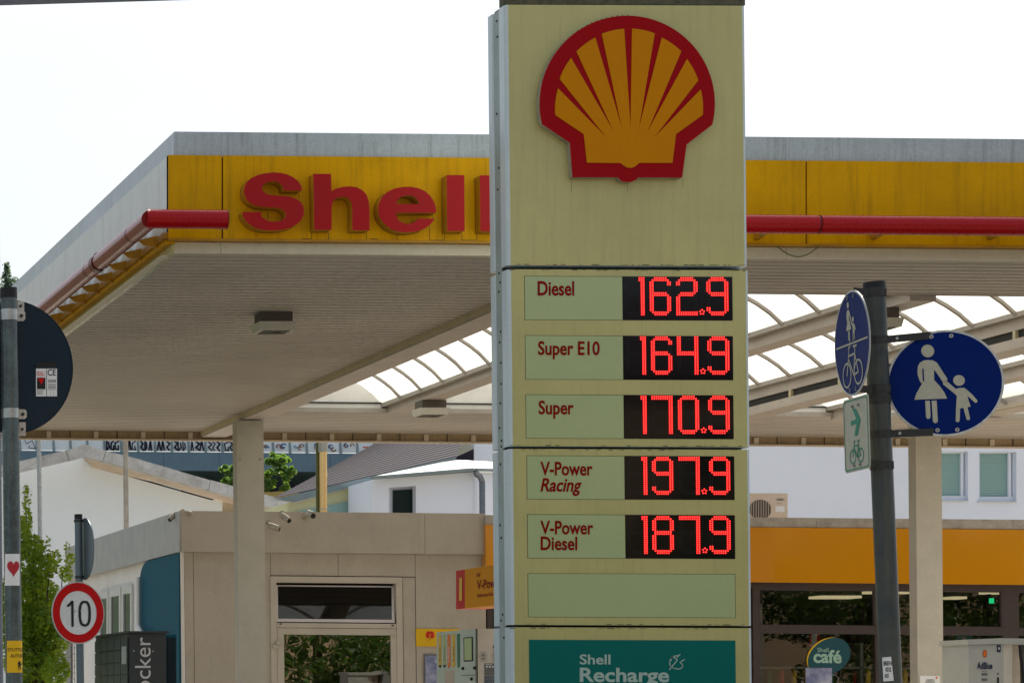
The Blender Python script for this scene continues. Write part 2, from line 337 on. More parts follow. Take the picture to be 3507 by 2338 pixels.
# filled outlines and lettering -> flat 2-D meshes
def curve_mesh(loops, ext=0.0):
    cu = bpy.data.curves.new('outline', 'CURVE'); cu.dimensions = '2D'; cu.fill_mode = 'BOTH'
    for lp in loops:
        sp = cu.splines.new('POLY'); sp.points.add(len(lp)-1)
        for i, (x, y) in enumerate(lp): sp.points[i].co = (x, y, 0, 1)
        sp.use_cyclic_u = True
    ob = bpy.data.objects.new('outline', cu); COL.objects.link(ob)
    me = bpy.data.meshes.new_from_object(ob.evaluated_get(bpy.context.evaluated_depsgraph_get()))
    v = [tuple(p.co) for p in me.vertices]; f = [list(p.vertices) for p in me.polygons]
    bpy.data.objects.remove(ob); bpy.data.curves.remove(cu); bpy.data.meshes.remove(me)
    return v, f
TC = {}
def text_mesh(s, bold=0.0, shear=0.0):
    key = (s, bold, shear)
    if key in TC: return TC[key]
    cu = bpy.data.curves.new('text', 'FONT'); cu.body = s; cu.offset = bold; cu.shear = shear; cu.resolution_u = 4
    ob = bpy.data.objects.new('text', cu); COL.objects.link(ob)
    me = bpy.data.meshes.new_from_object(ob.evaluated_get(bpy.context.evaluated_depsgraph_get()))
    v = [tuple(p.co)[:2] for p in me.vertices]; f = [list(p.vertices) for p in me.polygons]
    bpy.data.objects.remove(ob); bpy.data.curves.remove(cu); bpy.data.meshes.remove(me)
    TC[key] = (v, f); return v, f
def text(mb, s, x0, x1, ytop, ybase, fn, bold=0.02, shear=0.0, slope=0.0, mi=0):
    v, f = text_mesh(s, bold, shear)
    a, b = min(p[0] for p in v), max(p[0] for p in v); t = max(p[1] for p in v)
    out = []
    for x, y in v:
        qx = x0+(x-a)/(b-a)*(x1-x0); qy = ybase+(ytop-ybase)*y/t + slope*(qx-x0)
        out.append(fn(qx, qy))
    mb.add(out, f, mi); return mb
def circle(cx, cy, rx, ry=None, n=40):
    ry = rx if ry is None else ry
    return [(cx+rx*math.cos(2*math.pi*i/n), cy+ry*math.sin(2*math.pi*i/n)) for i in range(n)]
def ribbon(pts, w):
    out = []
    for (x0, y0), (x1, y1) in zip(pts[:-1], pts[1:]):
        dx, dy = x1-x0, y1-y0; L = math.hypot(dx, dy) or 1e-6; nx, ny = -dy/L*w/2, dx/L*w/2
        ex, ey = dx/L*w*0.3, dy/L*w*0.3
        out.append([(x0+nx-ex, y0+ny-ey), (x1+nx+ex, y1+ny+ey), (x1-nx+ex, y1-ny+ey), (x0-nx-ex, y0-ny-ey)])
    return out
def ringface(mb, c, r0, r1, fn, n=48, mi=0):
    for i in range(n):
        a, b = 2*math.pi*i/n, 2*math.pi*(i+1)/n
        q = [(c[0]+r*math.cos(t), c[1]+r*math.sin(t)) for r, t in ((r0, a), (r1, a), (r1, b), (r0, b))]
        mb.face([fn(*p) for p in q], mi)
def slab(mb, loops, fn, fnb, mi=0, mside=None):       # outline with thickness: front map fn, back map fnb
    for lp in loops:
        a = [fn(*p) for p in lp]; b = [fnb(*p) for p in lp]; n = len(mb.v); k = len(lp)
        mb.v += a+b; mb.f.append(list(range(n, n+k))); mb.mi.append(mi)
        mb.f.append(list(range(n+2*k-1, n+k-1, -1))); mb.mi.append(mi if mside is None else mside)
        for i in range(k):
            j = (i+1) % k; mb.f.append([n+j, n+i, n+k+i, n+k+j]); mb.mi.append(mi if mside is None else mside)

# ------------------------------------------------------------------ ground
def sheet(name, x0, y0, x1, y1, z, mat, kind='structure'):
    m = MB(); m.face([(x0,y0,z),(x1,y0,z),(x1,y1,z),(x0,y1,z)]); o = m.build(name, mat); o['kind'] = kind; return o
sheet('ground', -700, -500, 900, 1200, -0.02, M['grassy'])
sheet('road', -150, -14, 200, -2, -0.012, M['asphalt'])
sheet('driveway', -12, 16.9, 60, 24, 0.0, M['asphalt'])
sheet('forecourt', 4.2, 24, 60, 64, 0.0, M['forecourt'])
mk = MB(); mk.box((-150, -2, -0.02), (200, -1.85, 0.11)); o = mk.build('kerb', M['kerb']); o['kind'] = 'structure'
mk = MB(); mk.box((-150, -1.85, -0.02), (200, 16.9, 0.10)); o = mk.build('pavement', M['paving']); o['kind'] = 'structure'

# ------------------------------------------------------------------ price pylon
PZ = 20.0; PS = 0.004; PL = 0.0105
pyl = thing('price_sign', P(1760, 2440+1.15*480, PZ), 'tall cream price pylon with shell emblem and five red fuel prices', 'price sign')
def cassette(name, x0, y0, x1, y1, z0, d):
    q = quad(x0, y0, x1, y1, PS, PL); m = MB(); r = 0.025
    TLp, TRp, BRp, BLp = [P(px, py, PZ)+Vector((0, z0-PZ, 0)) for px, py in q]
    prof = [(0, d), (0, r), (r*0.3, r*0.3), (r, 0)]      # from the left: inwards / backwards
    def ring(L, Rr):
        pts = []
        for a, b in prof: pts.append(L+Vector((a, b, 0)))
        for a, b in reversed(prof): pts.append(Rr+Vector((-a, b, 0)))
        return pts
    top, bot = ring(TLp, TRp), ring(BLp, BRp); n = len(top); k = len(m.v)
    m.v += top+bot
    m.f.append(list(range(n))); m.mi.append(1); m.f.append(list(range(2*n-1, n-1, -1))); m.mi.append(1)
    for i in range(n):
        j = (i+1) % n; m.f.append([j, i, n+i, n+j]); m.mi.append(0 if i == 3 else 1)
    return m.build(name, [M['pylon'], M['pylon_edge']], pyl)
secs = [(1728,17,2553,908),(1738,922,2565.4,1527),(1744,1536,2570.7,2138),(1749,2146,2577,2700)]
for a in secs: cassette('front_cassette', *a, PZ, 0.125)
for a in secs: cassette('rear_cassette', *a, PZ+0.262, 0.10)
def deep(x0, y0, x1, y1, dz, d):          # world-straight box behind the pylon's front plane
    m = MB(); m.prism([P(px, py, PZ)+Vector((0, dz, 0)) for px, py in quad(x0, y0, x1, y1, PS, PL)], (0, d, 0)); return m
deep(1735, 12, 2549, 2700, 0.126, 0.135).build('core', M['gap'], pyl)
deep(1730, 20, 2551, 2700, 0.138, 0.115).build('post', M['pylon_post'], pyl)
deep(1728, -45, 2553, 14, 0.008, 0.11).build('cap', M['moss'], pyl)
m = MB()                                                # screw heads along the post's edge
for y in (52,107,370,560,632,921,955,985,1125,1160,1232,1305,1370,1455,1500,1520,1580,1790,1835,2100,2120,2180):
    X = P(1730+PL*y, y, PZ); yy = PZ+0.16+random.uniform(0.0, 0.06)
    m.cyl((X.x-0.006, yy, X.z), (X.x+0.001, yy, X.z), 0.008, n=8)
m.build('screw_heads', M['black'], pyl, kind='stuff')
fnP = lambda d: (lambda x, y: P(x, y, PZ-d)+Vector(((0, 0, 0))))
# emblem
CS = 1.6505
def e2p(x, y): return (1650+x/CS, y/CS)
out = []
for i in range(60):
    t = math.pi*(1.0 + 0.0) - 0  # placeholder
c0 = (822, 586); R0 = 496
a0 = math.atan2(703-586, -482); a1 = math.atan2(706-586, 485)
a0 = a0 if a0 > 0 else a0+2*math.pi
N = 64
arc = [(c0[0]+R0*math.cos(a0+(2*math.pi+a1-a0)*i/N), c0[1]+R0*math.sin(a0+(2*math.pi+a1-a0)*i/N)) for i in range(N+1)]
bump = [(883,1003),(872,1016),(850,1027),(822,1030),(795,1027),(778,1014),(768,1003)]
outer = arc+[(1158,818),(1133,1004)]+bump+[(512,1003),(497,808)]
lg = MB(); slab(lg, [[e2p(*p) for p in outer]], lambda x, y: P(x, y, PZ-0.065), lambda x, y: P(x, y, PZ-0.065)+Vector((0, 0.067, 0)), 0, 1)
emb = lg.build('emblem_board', [M['shred'], M['boardside']], pyl)
def iarc(p, q, n=6):      # along the inner arc, clockwise from p to q
    c = (833, 587); ra = math.hypot(p[0]-c[0], p[1]-c[1]); rb = math.hypot(q[0]-c[0], q[1]-c[1])
    a = math.atan2(p[1]-c[1], p[0]-c[0]); b = math.atan2(q[1]-c[1], q[0]-c[0])
    if b < a: b += 2*math.pi
    return [(c[0]+(ra+(rb-ra)*i/n)*math.cos(a+(b-a)*i/n), c[1]+(ra+(rb-ra)*i/n)*math.sin(a+(b-a)*i/n)) for i in range(n+1)]
mouths = [((432,501),(441,447)),((505,328),(536,292)),((642,213),(679,192)),((805,164),(850,163)),((978,190),(1018,214)),((1128,291),(1160,335)),((1224,455),(1238,506))]
apex = [(705,778),(747,746),(793,727),(841,720),(888,727),(936,746),(976,777)]
inn = [(595,920),(577,759),(418,652)]+iarc((415,640),(432,501), 8)
for k in range(7):
    inn += [apex[k]]
    if k < 6: inn += iarc(mouths[k][1], mouths[k+1][0], 8)
    else: inn += iarc(mouths[k][1], (1250,640), 8)
inn += [(1250,650),(1098,759),(1078,921),(890,921),(872,938),(855,947),(838,950),(820,946),(803,937),(787,922)]
lg = MB(); slab(lg, [[e2p(*p) for p in inn]], lambda x, y: P(x, y, PZ-0.071), lambda x, y: P(x, y, PZ-0.071)+Vector((0, 0.0065, 0)))
lg.build('emblem_shell', M['shyel'], emb)
rg = random.Random(11); m = MB()                          # grime: run-off below fixings and along the joints, fly specks
for (x, y, h, w) in ((2338,610,34,0.6),(1957,612,46,0.6),(2148,625,30,0.7)):
    if h: m.pbox(x, y, x+w, y+h, PZ-0.0012, 0.002, 0, 0.01)
for ya in (905, 1524, 2135, 1538.5, 924, 2149):
    x = 1745
    while x < 2555:
        w = rg.uniform(3, 26); t_ = rg.uniform(0.8, 3.2)
        if rg.random() < 0.6: m.pbox(x, ya-t_/2+PS*(x-1745), x+w, ya+t_/2+PS*(x-1745), PZ-0.001, 0.002, PS, 0)
        x += w+rg.uniform(1, 22)
for _ in range(42):
    x, y, q_ = rg.uniform(1760, 2540), rg.choice((rg.uniform(30, 890), rg.uniform(30, 890), rg.uniform(1000, 2130))), rg.uniform(0.7, 1.8)
    if 1800 < x < 2515 and y > 940: continue
    m.pbox(x, y, x+q_, y+q_*1.2, PZ-0.0012, 0.002, 0, 0)
m.build('grime', M['grime'], pyl, kind='stuff')
m = MB()                                                # dirt collected on the emblem's upper and lower edges
for i in range(26):
    t_ = math.pi*(1.02+0.5*i/26); a_ = (c0[0]+(R0+5)*math.cos(t_), c0[1]+(R0+5)*math.sin(t_)); w = rg.uniform(3, 9)
    b_ = e2p(*a_); m.pbox(b_[0], b_[1], b_[0]+w*0.5, b_[1]+w*0.35, PZ-0.003, 0.004, 0, 0)
m.build('edge_dirt', M['grime'], pyl, kind='stuff')
# price rows
rows = [(1796.9,946.3,2130.6,1094.0,2506.9),(1799.4,1149.2,2132.7,1297.7,2508.6),(1801.5,1351.6,2134.9,1499.3,2510.3),
        (1804.9,1560.2,2137.7,1707.3,2513.3),(1807.0,1761.5,2140.3,1909.0,2515.4)]
def dots(ch):                                           # 10 x 18 lamp matrix
    on = set()
    def row(r, a, b): on.update((c, r) for c in range(a, b+1))
    def col(c, a, b): on.update((k, r) for k in (c, c+1) for r in range(a, b+1))
    def top(): row(0, 2, 7); row(1, 1, 8)
    def bot(): row(17, 2, 7); row(16, 1, 8)
    if ch == '0': top(); bot(); col(0, 2, 15); col(8, 2, 15)
    if ch == '1': col(8, 0, 17); on.update({(7, 0), (7, 1)})
    if ch == '2': top(); col(0, 2, 3); col(8, 2, 6); on.add((8, 7)); row(7, 2, 7); row(8, 1, 7); col(0, 9, 15); row(16, 0, 9); row(17, 0, 9)
    if ch == '4': col(0, 0, 8); row(7, 2, 7); row(8, 2, 7); col(8, 0, 17)
    if ch == '6': top(); bot(); col(0, 2, 15); col(8, 2, 3); row(7, 2, 7); row(8, 2, 8); col(8, 9, 15)
    if ch == '7': row(0, 0, 9); row(1, 0, 9); col(8, 0, 17)
    if ch == '8': top(); bot(); row(7, 2, 7); row(8, 1, 8); col(0, 2, 6); col(8, 2, 6); on.add((8, 7)); on.add((1, 7)); col(0, 9, 15); col(8, 9, 15)
    if ch == '9': top(); bot(); col(0, 2, 6); col(8, 2, 15); row(7, 1, 7); row(8, 2, 7); col(0, 14, 15)
    return on
def led(m, c):
    m.face([c+Vector((math.cos(s_*math.pi/4)*0.0066, 0, math.sin(s_*math.pi/4)*0.0066)) for s_ in range(8)], 0)
    c = c+Vector((0, -0.0012, 0))
    m.face([c+Vector((math.cos(s_*math.pi/3)*0.0026, 0, math.sin(s_*math.pi/3)*0.0026)) for s_ in range(6)], 1)
GRY = set()
for c in '08': GRY |= dots(c)
def fuel_row(i, chars, xs, ytop, ybot, label):
    x0, y0, xm, y1, x1 = rows[i]
    fr = thing_part = None
    m = MB(); m.pbox(x0, y0, xm, y1, PZ-0.002, 0.004, PS, PL); lp = m.build('label_panel', M['label'], pyl)
    m = MB(); m.pbox(xm+0.5, y0+PS*(xm-x0), x1, y1+PS*(xm-x0), PZ-0.0025, 0.0045, PS, PL); dp = m.build('price_display', M['display'], pyl)
    m = MB()                                            # thin dark seam round the opening
    for a in ((x0-1.6,y0-1.6,x1+1,y0),(x0-1.6,y1,x1+1,y1+1.2),(x0-1.6,y0,x0,y1),(x1,y0+3,x1+1.4,y1+3)):
        m.pbox(*a, PZ-0.001, 0.003, PS, PL)
    m.build('opening_edge', M['gap'], pyl)
    off = MB()
    for ch, (a, b) in zip(chars, xs):
        m = MB(); px = 5.25
        if ch == '.':
            cx, cy = a, b
            for k in range(5):
                t = -math.pi/2+k*2*math.pi/5
                c = P(cx+7.2*math.cos(t), cy+7.2*math.sin(t), PZ-0.005)
                led(m, c)
            m.build('decimal_point', [M['led'], M['ledcore']], dp); continue
        w = b-a; h = ybot-ytop; sx = w/9.0 if ch != '1' else 7.1; sy = h/17.0
        xa = a if ch != '1' else b-9*sx
        on = dots(ch)
        for (c, r) in on:
            cc = P(xa+c*sx+PL*r*sy, ytop+r*sy, PZ-0.005)
            led(m, cc)
        m.build('digit', [M['led'], M['ledcore']], dp)
        for (c, r) in GRY-on:
            if ch == '1' and c > 6: continue
            cc = P(xa+c*sx+PL*r*sy, ytop+r*sy, PZ-0.004)
            off.face([cc+Vector((math.cos(s*math.pi/2)*0.0028, 0, math.sin(s*math.pi/2)*0.0028)) for s in range(4)])
    off.build('unlit_dots', M['ledoff'], dp, kind='stuff')
    return lp
def c1(x, y): return (1650+x/2.376, 900+y/2.376)
def c2(x, y): return (1650+x/1.917, 1520+y/1.917)
def X1(*a): return [c1(x, 0)[0] for x in a]
def X2(*a): return [c2(x, 0)[0] for x in a]
lps = []
lps.append(fuel_row(0, '162.9', [X1(1274,1316),X1(1372,1531),X1(1587,1748),c1(1792,400),X1(1834,1998)], c1(0,124)[1], c1(0,420)[1], ''))
lps.append(fuel_row(1, '164.9', [X1(1284,1328),X1(1382,1541),X1(1594,1754),c1(1800,881),X1(1842,2006)], c1(0,605)[1], c1(0,901)[1], ''))
lps.append(fuel_row(2, '170.9', [X1(1289,1333),X1(1386,1545),X1(1602,1760),c1(1806,1361),X1(1848,2008)], c1(0,1087)[1], c1(0,1383)[1], ''))
lps.append(fuel_row(3, '197.9', [X2(1041,1080),X2(1122,1250),X2(1297,1424),c2(1461,310),X2(1497,1624)], c2(0,89)[1], c2(0,326)[1], ''))
lps.append(fuel_row(4, '187.9', [X2(1044,1082),X2(1124,1254),X2(1300,1427),c2(1465,697),X2(1499,1627)], c2(0,477)[1], c2(0,714)[1], ''))
fT = lambda x, y: P(x, y, PZ-0.0045)
def lab(par, s, f, x0, x1, yt, yb, bold=0.022, shear=0.0, mat='labeltext'):
    a = f(x0, yt); b = f(x1, yb); m = MB(); text(m, s, a[0], b[0], a[1], b[1], fT, bold, shear, PS)
    m.build('lettering', M[mat], par)
lab(lps[0], 'Diesel', c1, 455, 752, 148, 262)
lab(lps[1], 'Super E10', c1, 458, 960, 635, 745)
lab(lps[2], 'Super', c1, 463, 748, 1118, 1227)
lab(lps[3], 'V-Power', c2, 385, 728, 115, 202); lab(lps[3], 'Racing', c2, 385, 657, 222, 308, 0.022, 0.25)
lab(lps[4], 'V-Power', c2, 385, 732, 502, 588); lab(lps[4], 'Diesel', c2, 387, 627, 605, 692)
m = MB(); m.pbox(1808.6, 1962.9, 2517, 2110.5, PZ-0.002, 0.004, PS, PL); m.build('blank_panel', M['label'], pyl)
m = MB()
for a in ((1807,1961.5,2518.5,1962.9),(1808,2110.5,2519,2111.7),(1807,1962,1808.6,2111),(2517,1966,2518.4,2114)): m.pbox(*a, PZ-0.001, 0.003, PS, PL)
m.build('opening_edge', M['gap'], pyl)
m = MB(); m.pbox(1811.2, 2188.8, 2518.6, 2560, PZ-0.002, 0.004, PS, PL); rp = m.build('recharge_panel', M['teal'], pyl)
lab(rp, 'Shell', c2, 643, 845, 1378, 1442, 0.02, 0, 'tealtext'); lab(rp, 'Recharge', c2, 643, 1230, 1465, 1556, 0.025, 0, 'tealtext')
m = MB()                                                # plug-and-leaf outline
ic = [[(1288,1385),(1250,1395),(1232,1425),(1238,1455),(1262,1470),(1300,1475),(1318,1462),(1318,1445),(1300,1432),(1330,1412)],
      [(1232,1478),(1285,1415)],[(1250,1392),(1282,1412)],[(1282,1398),(1302,1378)],[(1248,1395),(1243,1420)]]
for pl in ic:
    for q in ribbon([c2(*p) for p in pl], 3.6): m.face([fT(*p) for p in q])
m.build('plug_icon', M['tealtext'], rp)

# ------------------------------------------------------------------ canopy
CX0, CZ0, CZ1, CXE = 4.74, 21.70, 35.20, 19.5
FALL = 0.0089
def CP(x, y, z): return Vector((x, y, z-FALL*(x-CX0)))
def cbox(m, x0, x1, y0, y1, z0, z1, mi=0):              # box that follows the fall of the roof
    m.prism([CP(x0,y0,z1), CP(x1,y0,z1), CP(x1,y0,z0), CP(x0,y0,z0)], (0, y1-y0, 0), mi); return m
SZ = 4.708
can = thing('station_canopy', (CX0, CZ0, 0), 'flat station canopy with yellow fascia, red tube, raised red lettering and roof lights', 'canopy')
m = MB(); cbox(m, CX0, CXE, CZ0, CZ0+0.04, 5.453, 5.646); cbox(m, CX0, CX0+0.04, CZ0+0.04, CZ1, 5.453, 5.646)
m.build('coping', M['parapet'], can)
for a, b in ((CX0-0.004, 5.101), (5.103, 9.47), (9.474, 14.0), (14.004, CXE)):
    m = MB(); cbox(m, a, b, CZ0-0.003, CZ0, 5.46, 5.640)
    m.build('coping_sheet', M['parapet'], can)
YF = CZ0-0.06; YX = CX0-0.06
ylist = []
for a, b in ((YX, 5.092), (5.104, 9.600), (9.612, 14.1), (14.112, CXE)):
    m = MB(); cbox(m, a, b, YF, CZ0-0.004, 4.812, 5.453)
    ylist.append(m.build('fascia_panel', M['yellow'], can))
m = MB(); cbox(m, 5.08, CXE, YF+0.02, CZ0-0.005, 4.82, 5.44); m.build('fascia_backing', M['gap'], can)
m = MB(); cbox(m, YX, CXE, YF-0.012, CZ0, 4.792, 4.810); m.build('fascia_drip', M['letterside'], can)
for a, b in ((CX0, 5.098), (5.101, 9.476), (9.479, CXE)):
    m = MB(); cbox(m, a, b, CZ0-0.001, CZ0+0.05, SZ, 4.790); m.build('lower_band', M['whiteband'], can)
# side cladding, receding to the left
ys = [CZ0-0.06, 21.98, 24.25, 26.05, 28.2, 30.2, 32.4, CZ1]
for a, b in zip(ys[:-1], ys[1:]):
    m = MB(); m.box((YX, a+0.004, 4.86), (CX0-0.002, b-0.004, 5.450)); m.build('side_panel', M['sidecream'], can)
m = MB(); m.box((YX-0.035, CZ0-0.05, 4.812), (CX0-0.001, CZ1, 4.856)); m.build('side_ledge', M['letterside'], can)
m = MB(); m.box((YX-0.01, CZ0-0.02, 4.775), (CX0, CZ1, 4.808)); m.build('side_flashing', M['yellow'], can)
m = MB(); m.box((CX0-0.02, CZ0+0.0, SZ), (CX0+0.03, CZ1, 4.773)); m.build('side_band', M['pylon'], can)
m = MB(); m.box((CX0-0.075, CZ0+0.1, 4.70), (CX0-0.02, CZ1, 4.706)); m.build('side_lip', M['whiteband'], can)
# red tube with brackets
tz = 1.15+(2440-750)*21.35/FPX; tx = 4.485; ty = 21.35; tr = 0.0725
tube = thing_t = MB(); tube.cyl((tx-0.03, ty, tz+0.002), (5.06, ty, tz-0.004), tr, n=28)
t1 = tube.build('front_tube', M['redpipe'], can, smooth=True)
m = MB(); m.cyl((5.06, ty, tz-0.004), (5.066, ty, tz-0.004), tr+0.002, n=28); m.build('tube_end_cap', M['ring'], can)
m = MB(); m.cyl((tx, ty+0.01, tz), (tx, 34.9, tz), tr-0.002, n=28); t2 = m.build('side_tube', M['redpipe2'], can, smooth=True)
for yy, w, r in ((21.98, 0.02, 0.002), (23.35, 0.13, 0.006), (23.75, 0.02, 0.002), (26.6, 0.03, 0.003), (29.6, 0.03, 0.003)):
    m = MB(); m.cyl((tx, yy, tz), (tx, yy+w, tz), tr+r, n=28, cap=False); m.build('tube_joint', M['ring'], can, smooth=True)
def tube_seg(a, b, name='front_tube'):
    m = MB(); m.cyl((a, ty, tz-0.0085*(a-4.5)), (b, ty, tz-0.0085*(b-4.5)), tr, n=28)
    return m.build(name, M['redpipe'], can, smooth=True)
tube_seg(8.1, 9.555); tube_seg(9.575, CXE)
m = MB(); m.cyl((9.553, ty, tz-0.043), (9.577, ty, tz-0.043), tr-0.006, n=28); m.build('tube_joint', M['ring'], can)
for k in range(22):                                     # brackets under the side tube
    y = 21.95+k*0.6
    m = MB(); m.prism([(tx+0.03, y, tz-0.06), (YX+0.001, y, tz-0.02), (YX+0.001, y, tz-0.12), (tx+0.075, y, tz-0.10)], (0, 0.025, 0))
    m.build('bracket', M['letterside'], can)
for k in range(16):
    x = 5.6+k*0.9
    if 5.1 < x < 8.1: continue
    m = MB(); m.prism([CP(x, ty+0.05, tz-0.05+FALL*(x-CX0)-0.03), CP(x, YF-0.001, tz-0.02+FALL*(x-CX0)-0.03), CP(x, YF-0.001, tz-0.08+FALL*(x-CX0)-0.03)], (0.04, 0, 0))
    m.build('bracket', M['letterside'], can)
m = MB()                                                # cream scallops shaped to stand in for sunlight between the brackets
n = 22
for k in range(n):
    y0 = 21.7+k*0.6; pts = []
    for i in range(9):
        u = i/8; pts.append((YX-0.018, y0+0.6*u, 4.86+0.15*(0.5-0.5*math.cos(2*math.pi*u))))
    m.prism([(YX-0.018, y0, 4.858)]+pts+[(YX-0.018, y0+0.6, 4.858)], (0.016, 0, 0))
m.build('scalloped_light', M['whiteband'], can)
# raised letters
LS = 4.704; LZ = 21.52
def lp_(o, pts): return [(o+x/LS, 570+y/LS) for x, y in pts]
Sx = [(1100,388),(1097,345),(1082,295),(1040,235),(960,175),(870,130),(760,104),(640,97),(500,110),(380,142),(280,192),(215,250),(177,320),(165,400),(177,470),(213,540),(275,592),(350,630),(440,650),(560,660),(680,665),(765,682),(820,718),(845,770),(838,820),(800,862),(720,885),(640,890),(570,880),(500,850),(452,805),(435,735),(143,735),(155,805),(190,870),(250,930),(340,985),(450,1018),(560,1031),(680,1031),(800,1017),(920,985),(1020,930),(1090,862),(1128,785),(1137,705),(1122,630),(1080,567),(1010,522),(920,492),(820,477),(700,469),(590,460),(520,438),(472,402),(458,350),(475,300),(520,262),(580,243),(650,240),(720,255),(770,290),(800,338),(812,390)]
Hx = [(1285,120),(1570,120),(1576,395),(1650,358),(1760,330),(1870,320),(1980,335),(2080,385),(2145,460),(2178,560),(2190,700),(2190,1030),(1912,1030),(1910,640),(1892,560),(1840,505),(1760,486),(1690,496),(1630,530),(1592,590),(1580,680),(1580,1020),(1300,1020)]
Ex = [(1150,745),(1142,650),(1110,560),(1050,470),(970,400),(860,350),(740,328),(620,330),(480,355),(370,405),(280,480),(225,590),(213,700),(230,800),(280,890),(360,970),(470,1030),(600,1060),(730,1060),(860,1040),(980,990),(1070,920),(1130,842),(860,840),(820,880),(760,915),(690,928),(610,910),(550,870),(512,810),(500,745)]
Eh = [(505,605),(525,545),(575,495),(640,470),(700,463),(770,475),(830,520),(865,570),(872,605)]
L1 = [(1315,140),(1600,140),(1607,1040),(1325,1040)]
L2 = [(1850,145),(2132,145),(2138,1046),(1858,1043)]
def letter(loops):
    v, f = curve_mesh(loops); m = MB()
    m.add([P(a[0], a[1], LZ) for a in v], f, 0)
    for lp in loops:
        k = len(lp); n = len(m.v); m.v += [P(x, y, LZ) for x, y in lp]+[P(x, y, LZ)+Vector((0, 0.119, 0)) for x, y in lp]
        for i in range(k):
            j = (i+1) % k; m.f.append([n+i, n+j, n+k+j, n+k+i]); m.mi.append(1)
    lt = m.build('letter', [M['letter'], M['letterside']], can)
    m = MB()                                            # grime where the letter meets the fascia
    for lp in loops:
        for q in ribbon(lp+[lp[0]], 1.9): m.face([P(x, y, LZ)+Vector((0, 0.1178, 0)) for x, y in q])
    m.build('edge_grime', M['gap'], lt, kind='stuff')
letter([lp_(800, Sx)]); letter([lp_(800, Hx)]); letter([lp_(1250, Ex), lp_(1250, Eh)]); letter([lp_(1250, L1)]); letter([lp_(1250, L2)])
m = MB()                                                # dark run-off marks under the letters
for ox, x, y, h in ((800,1053,432,90),(800,1528,1068,110),(800,1255,1068,90),(800,2138,1070,110),(1250,1090,790,50),(1250,1276,1085,100),(1250,1560,1085,95),(1250,1800,1085,100),(1250,515,1100,80),(800,440,700,60),(800,545,700,140),(1250,1040,960,220)):
    x0 = ox+x/LS; y0 = 570+y/LS
    m.pbox(x0, y0, x0+1.6, y0+h/LS, YF-0.0015, 0.003, 0, 0.0)
for ox, x, w in ((800,0,110),(800,1105,150),(800,2195,130),(1250,50,160),(1250,1040,240),(1250,1560,240)):
    x0 = ox+x/LS; y0 = 570+(1168+(20 if ox==1250 else 0))/LS; m.pbox(x0, y0-1, x0+w/LS, y0+0.8, YF-0.0016, 0.003, 0.005, 0)
m.build('runoff_stain', M['gap'], can, kind='stuff')
# soffit sheets
def soffit(x0, x1, y0, y1):
    m = MB(); p = 0.165; y = y0; pts = []
    while y < y1-0.001:
        for dy, dz in ((0, 0), (0.118, 0), (0.128, 0.022), (0.152, 0.022), (0.160, 0)):
            if y+dy < y1: pts.append((y+dy, dz))
        y += p
    pts.append((y1, 0))
    k = len(pts)
    m.v = [CP(x0, a, SZ+b) for a, b in pts]+[CP(x1, a, SZ+b) for a, b in pts]
    for i in range(k-1): m.f.append([i, i+1, k+i+1, k+i]); m.mi.append(0)
    m.build('soffit_sheet', M['soffit'], can, kind='stuff')
XB1, XB2 = 8.02, 16.45
soffit(CX0+0.03, XB1+0.05, CZ0+0.05, CZ1); soffit(XB1+0.05, CXE, CZ0+0.05, 23.5); soffit(XB1+0.05, CXE, 32.7, CZ1)
m = MB()                                                # roof deck over the closed parts
cbox(m, CX0+0.02, XB1+0.32, CZ0+0.02, CZ1, SZ+0.06, SZ+0.22); cbox(m, XB1+0.32, CXE, CZ0+0.02, 23.5, SZ+0.06, SZ+0.22)
cbox(m, XB1+0.32, CXE, 32.75, CZ1, SZ+0.06, SZ+0.22); m.build('roof_deck', M['gutter'], can)
# beams
for xb in (XB1, XB2):
    m = MB(); cbox(m, xb, xb+0.30, 23.5 if xb > 9 else CZ0+0.06, CZ1-0.06, 4.605+FALL*(xb-CX0), 4.95, 0)
    m.build('main_beam', [M['beam']], can)
    m = MB(); cbox(m, xb-0.012, xb-0.001, 23.5 if xb > 9 else CZ0+0.06, CZ1-0.05, 4.628+FALL*(xb-CX0), 4.72)
    m.build('beam_flange', M['beamside'], can)
gx = [9.62, 11.30, 13.05, 14.80]; Y0, Y1 = 23.5, 32.7
for i, x in enumerate(gx):
    zb = (4.685, 4.66, 4.655, 4.655)[i]
    m = MB(); cbox(m, x, x+0.22, Y0, Y1, zb, 4.78); m.build('gutter_beam', M['beam'], can)
    m = MB(); cbox(m, x-0.07, x-0.001, Y0, Y1, 4.755, 4.80); m.build('gutter_edge', M['gutter'], can)
    if i == 2:
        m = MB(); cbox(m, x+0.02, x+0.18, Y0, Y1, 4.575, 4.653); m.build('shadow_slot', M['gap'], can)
        m = MB(); cbox(m, x-0.03, x+0.24, Y0, Y1, 4.485, 4.573); m.build('lower_beam', M['beam'], can)
        for k in range(8):
            m = MB(); cbox(m, x-0.01, x+0.019, Y0+0.5+k*1.15, Y0+0.55+k*1.15, 4.573, 4.655); m.build('hanger', M['beamside'], can)
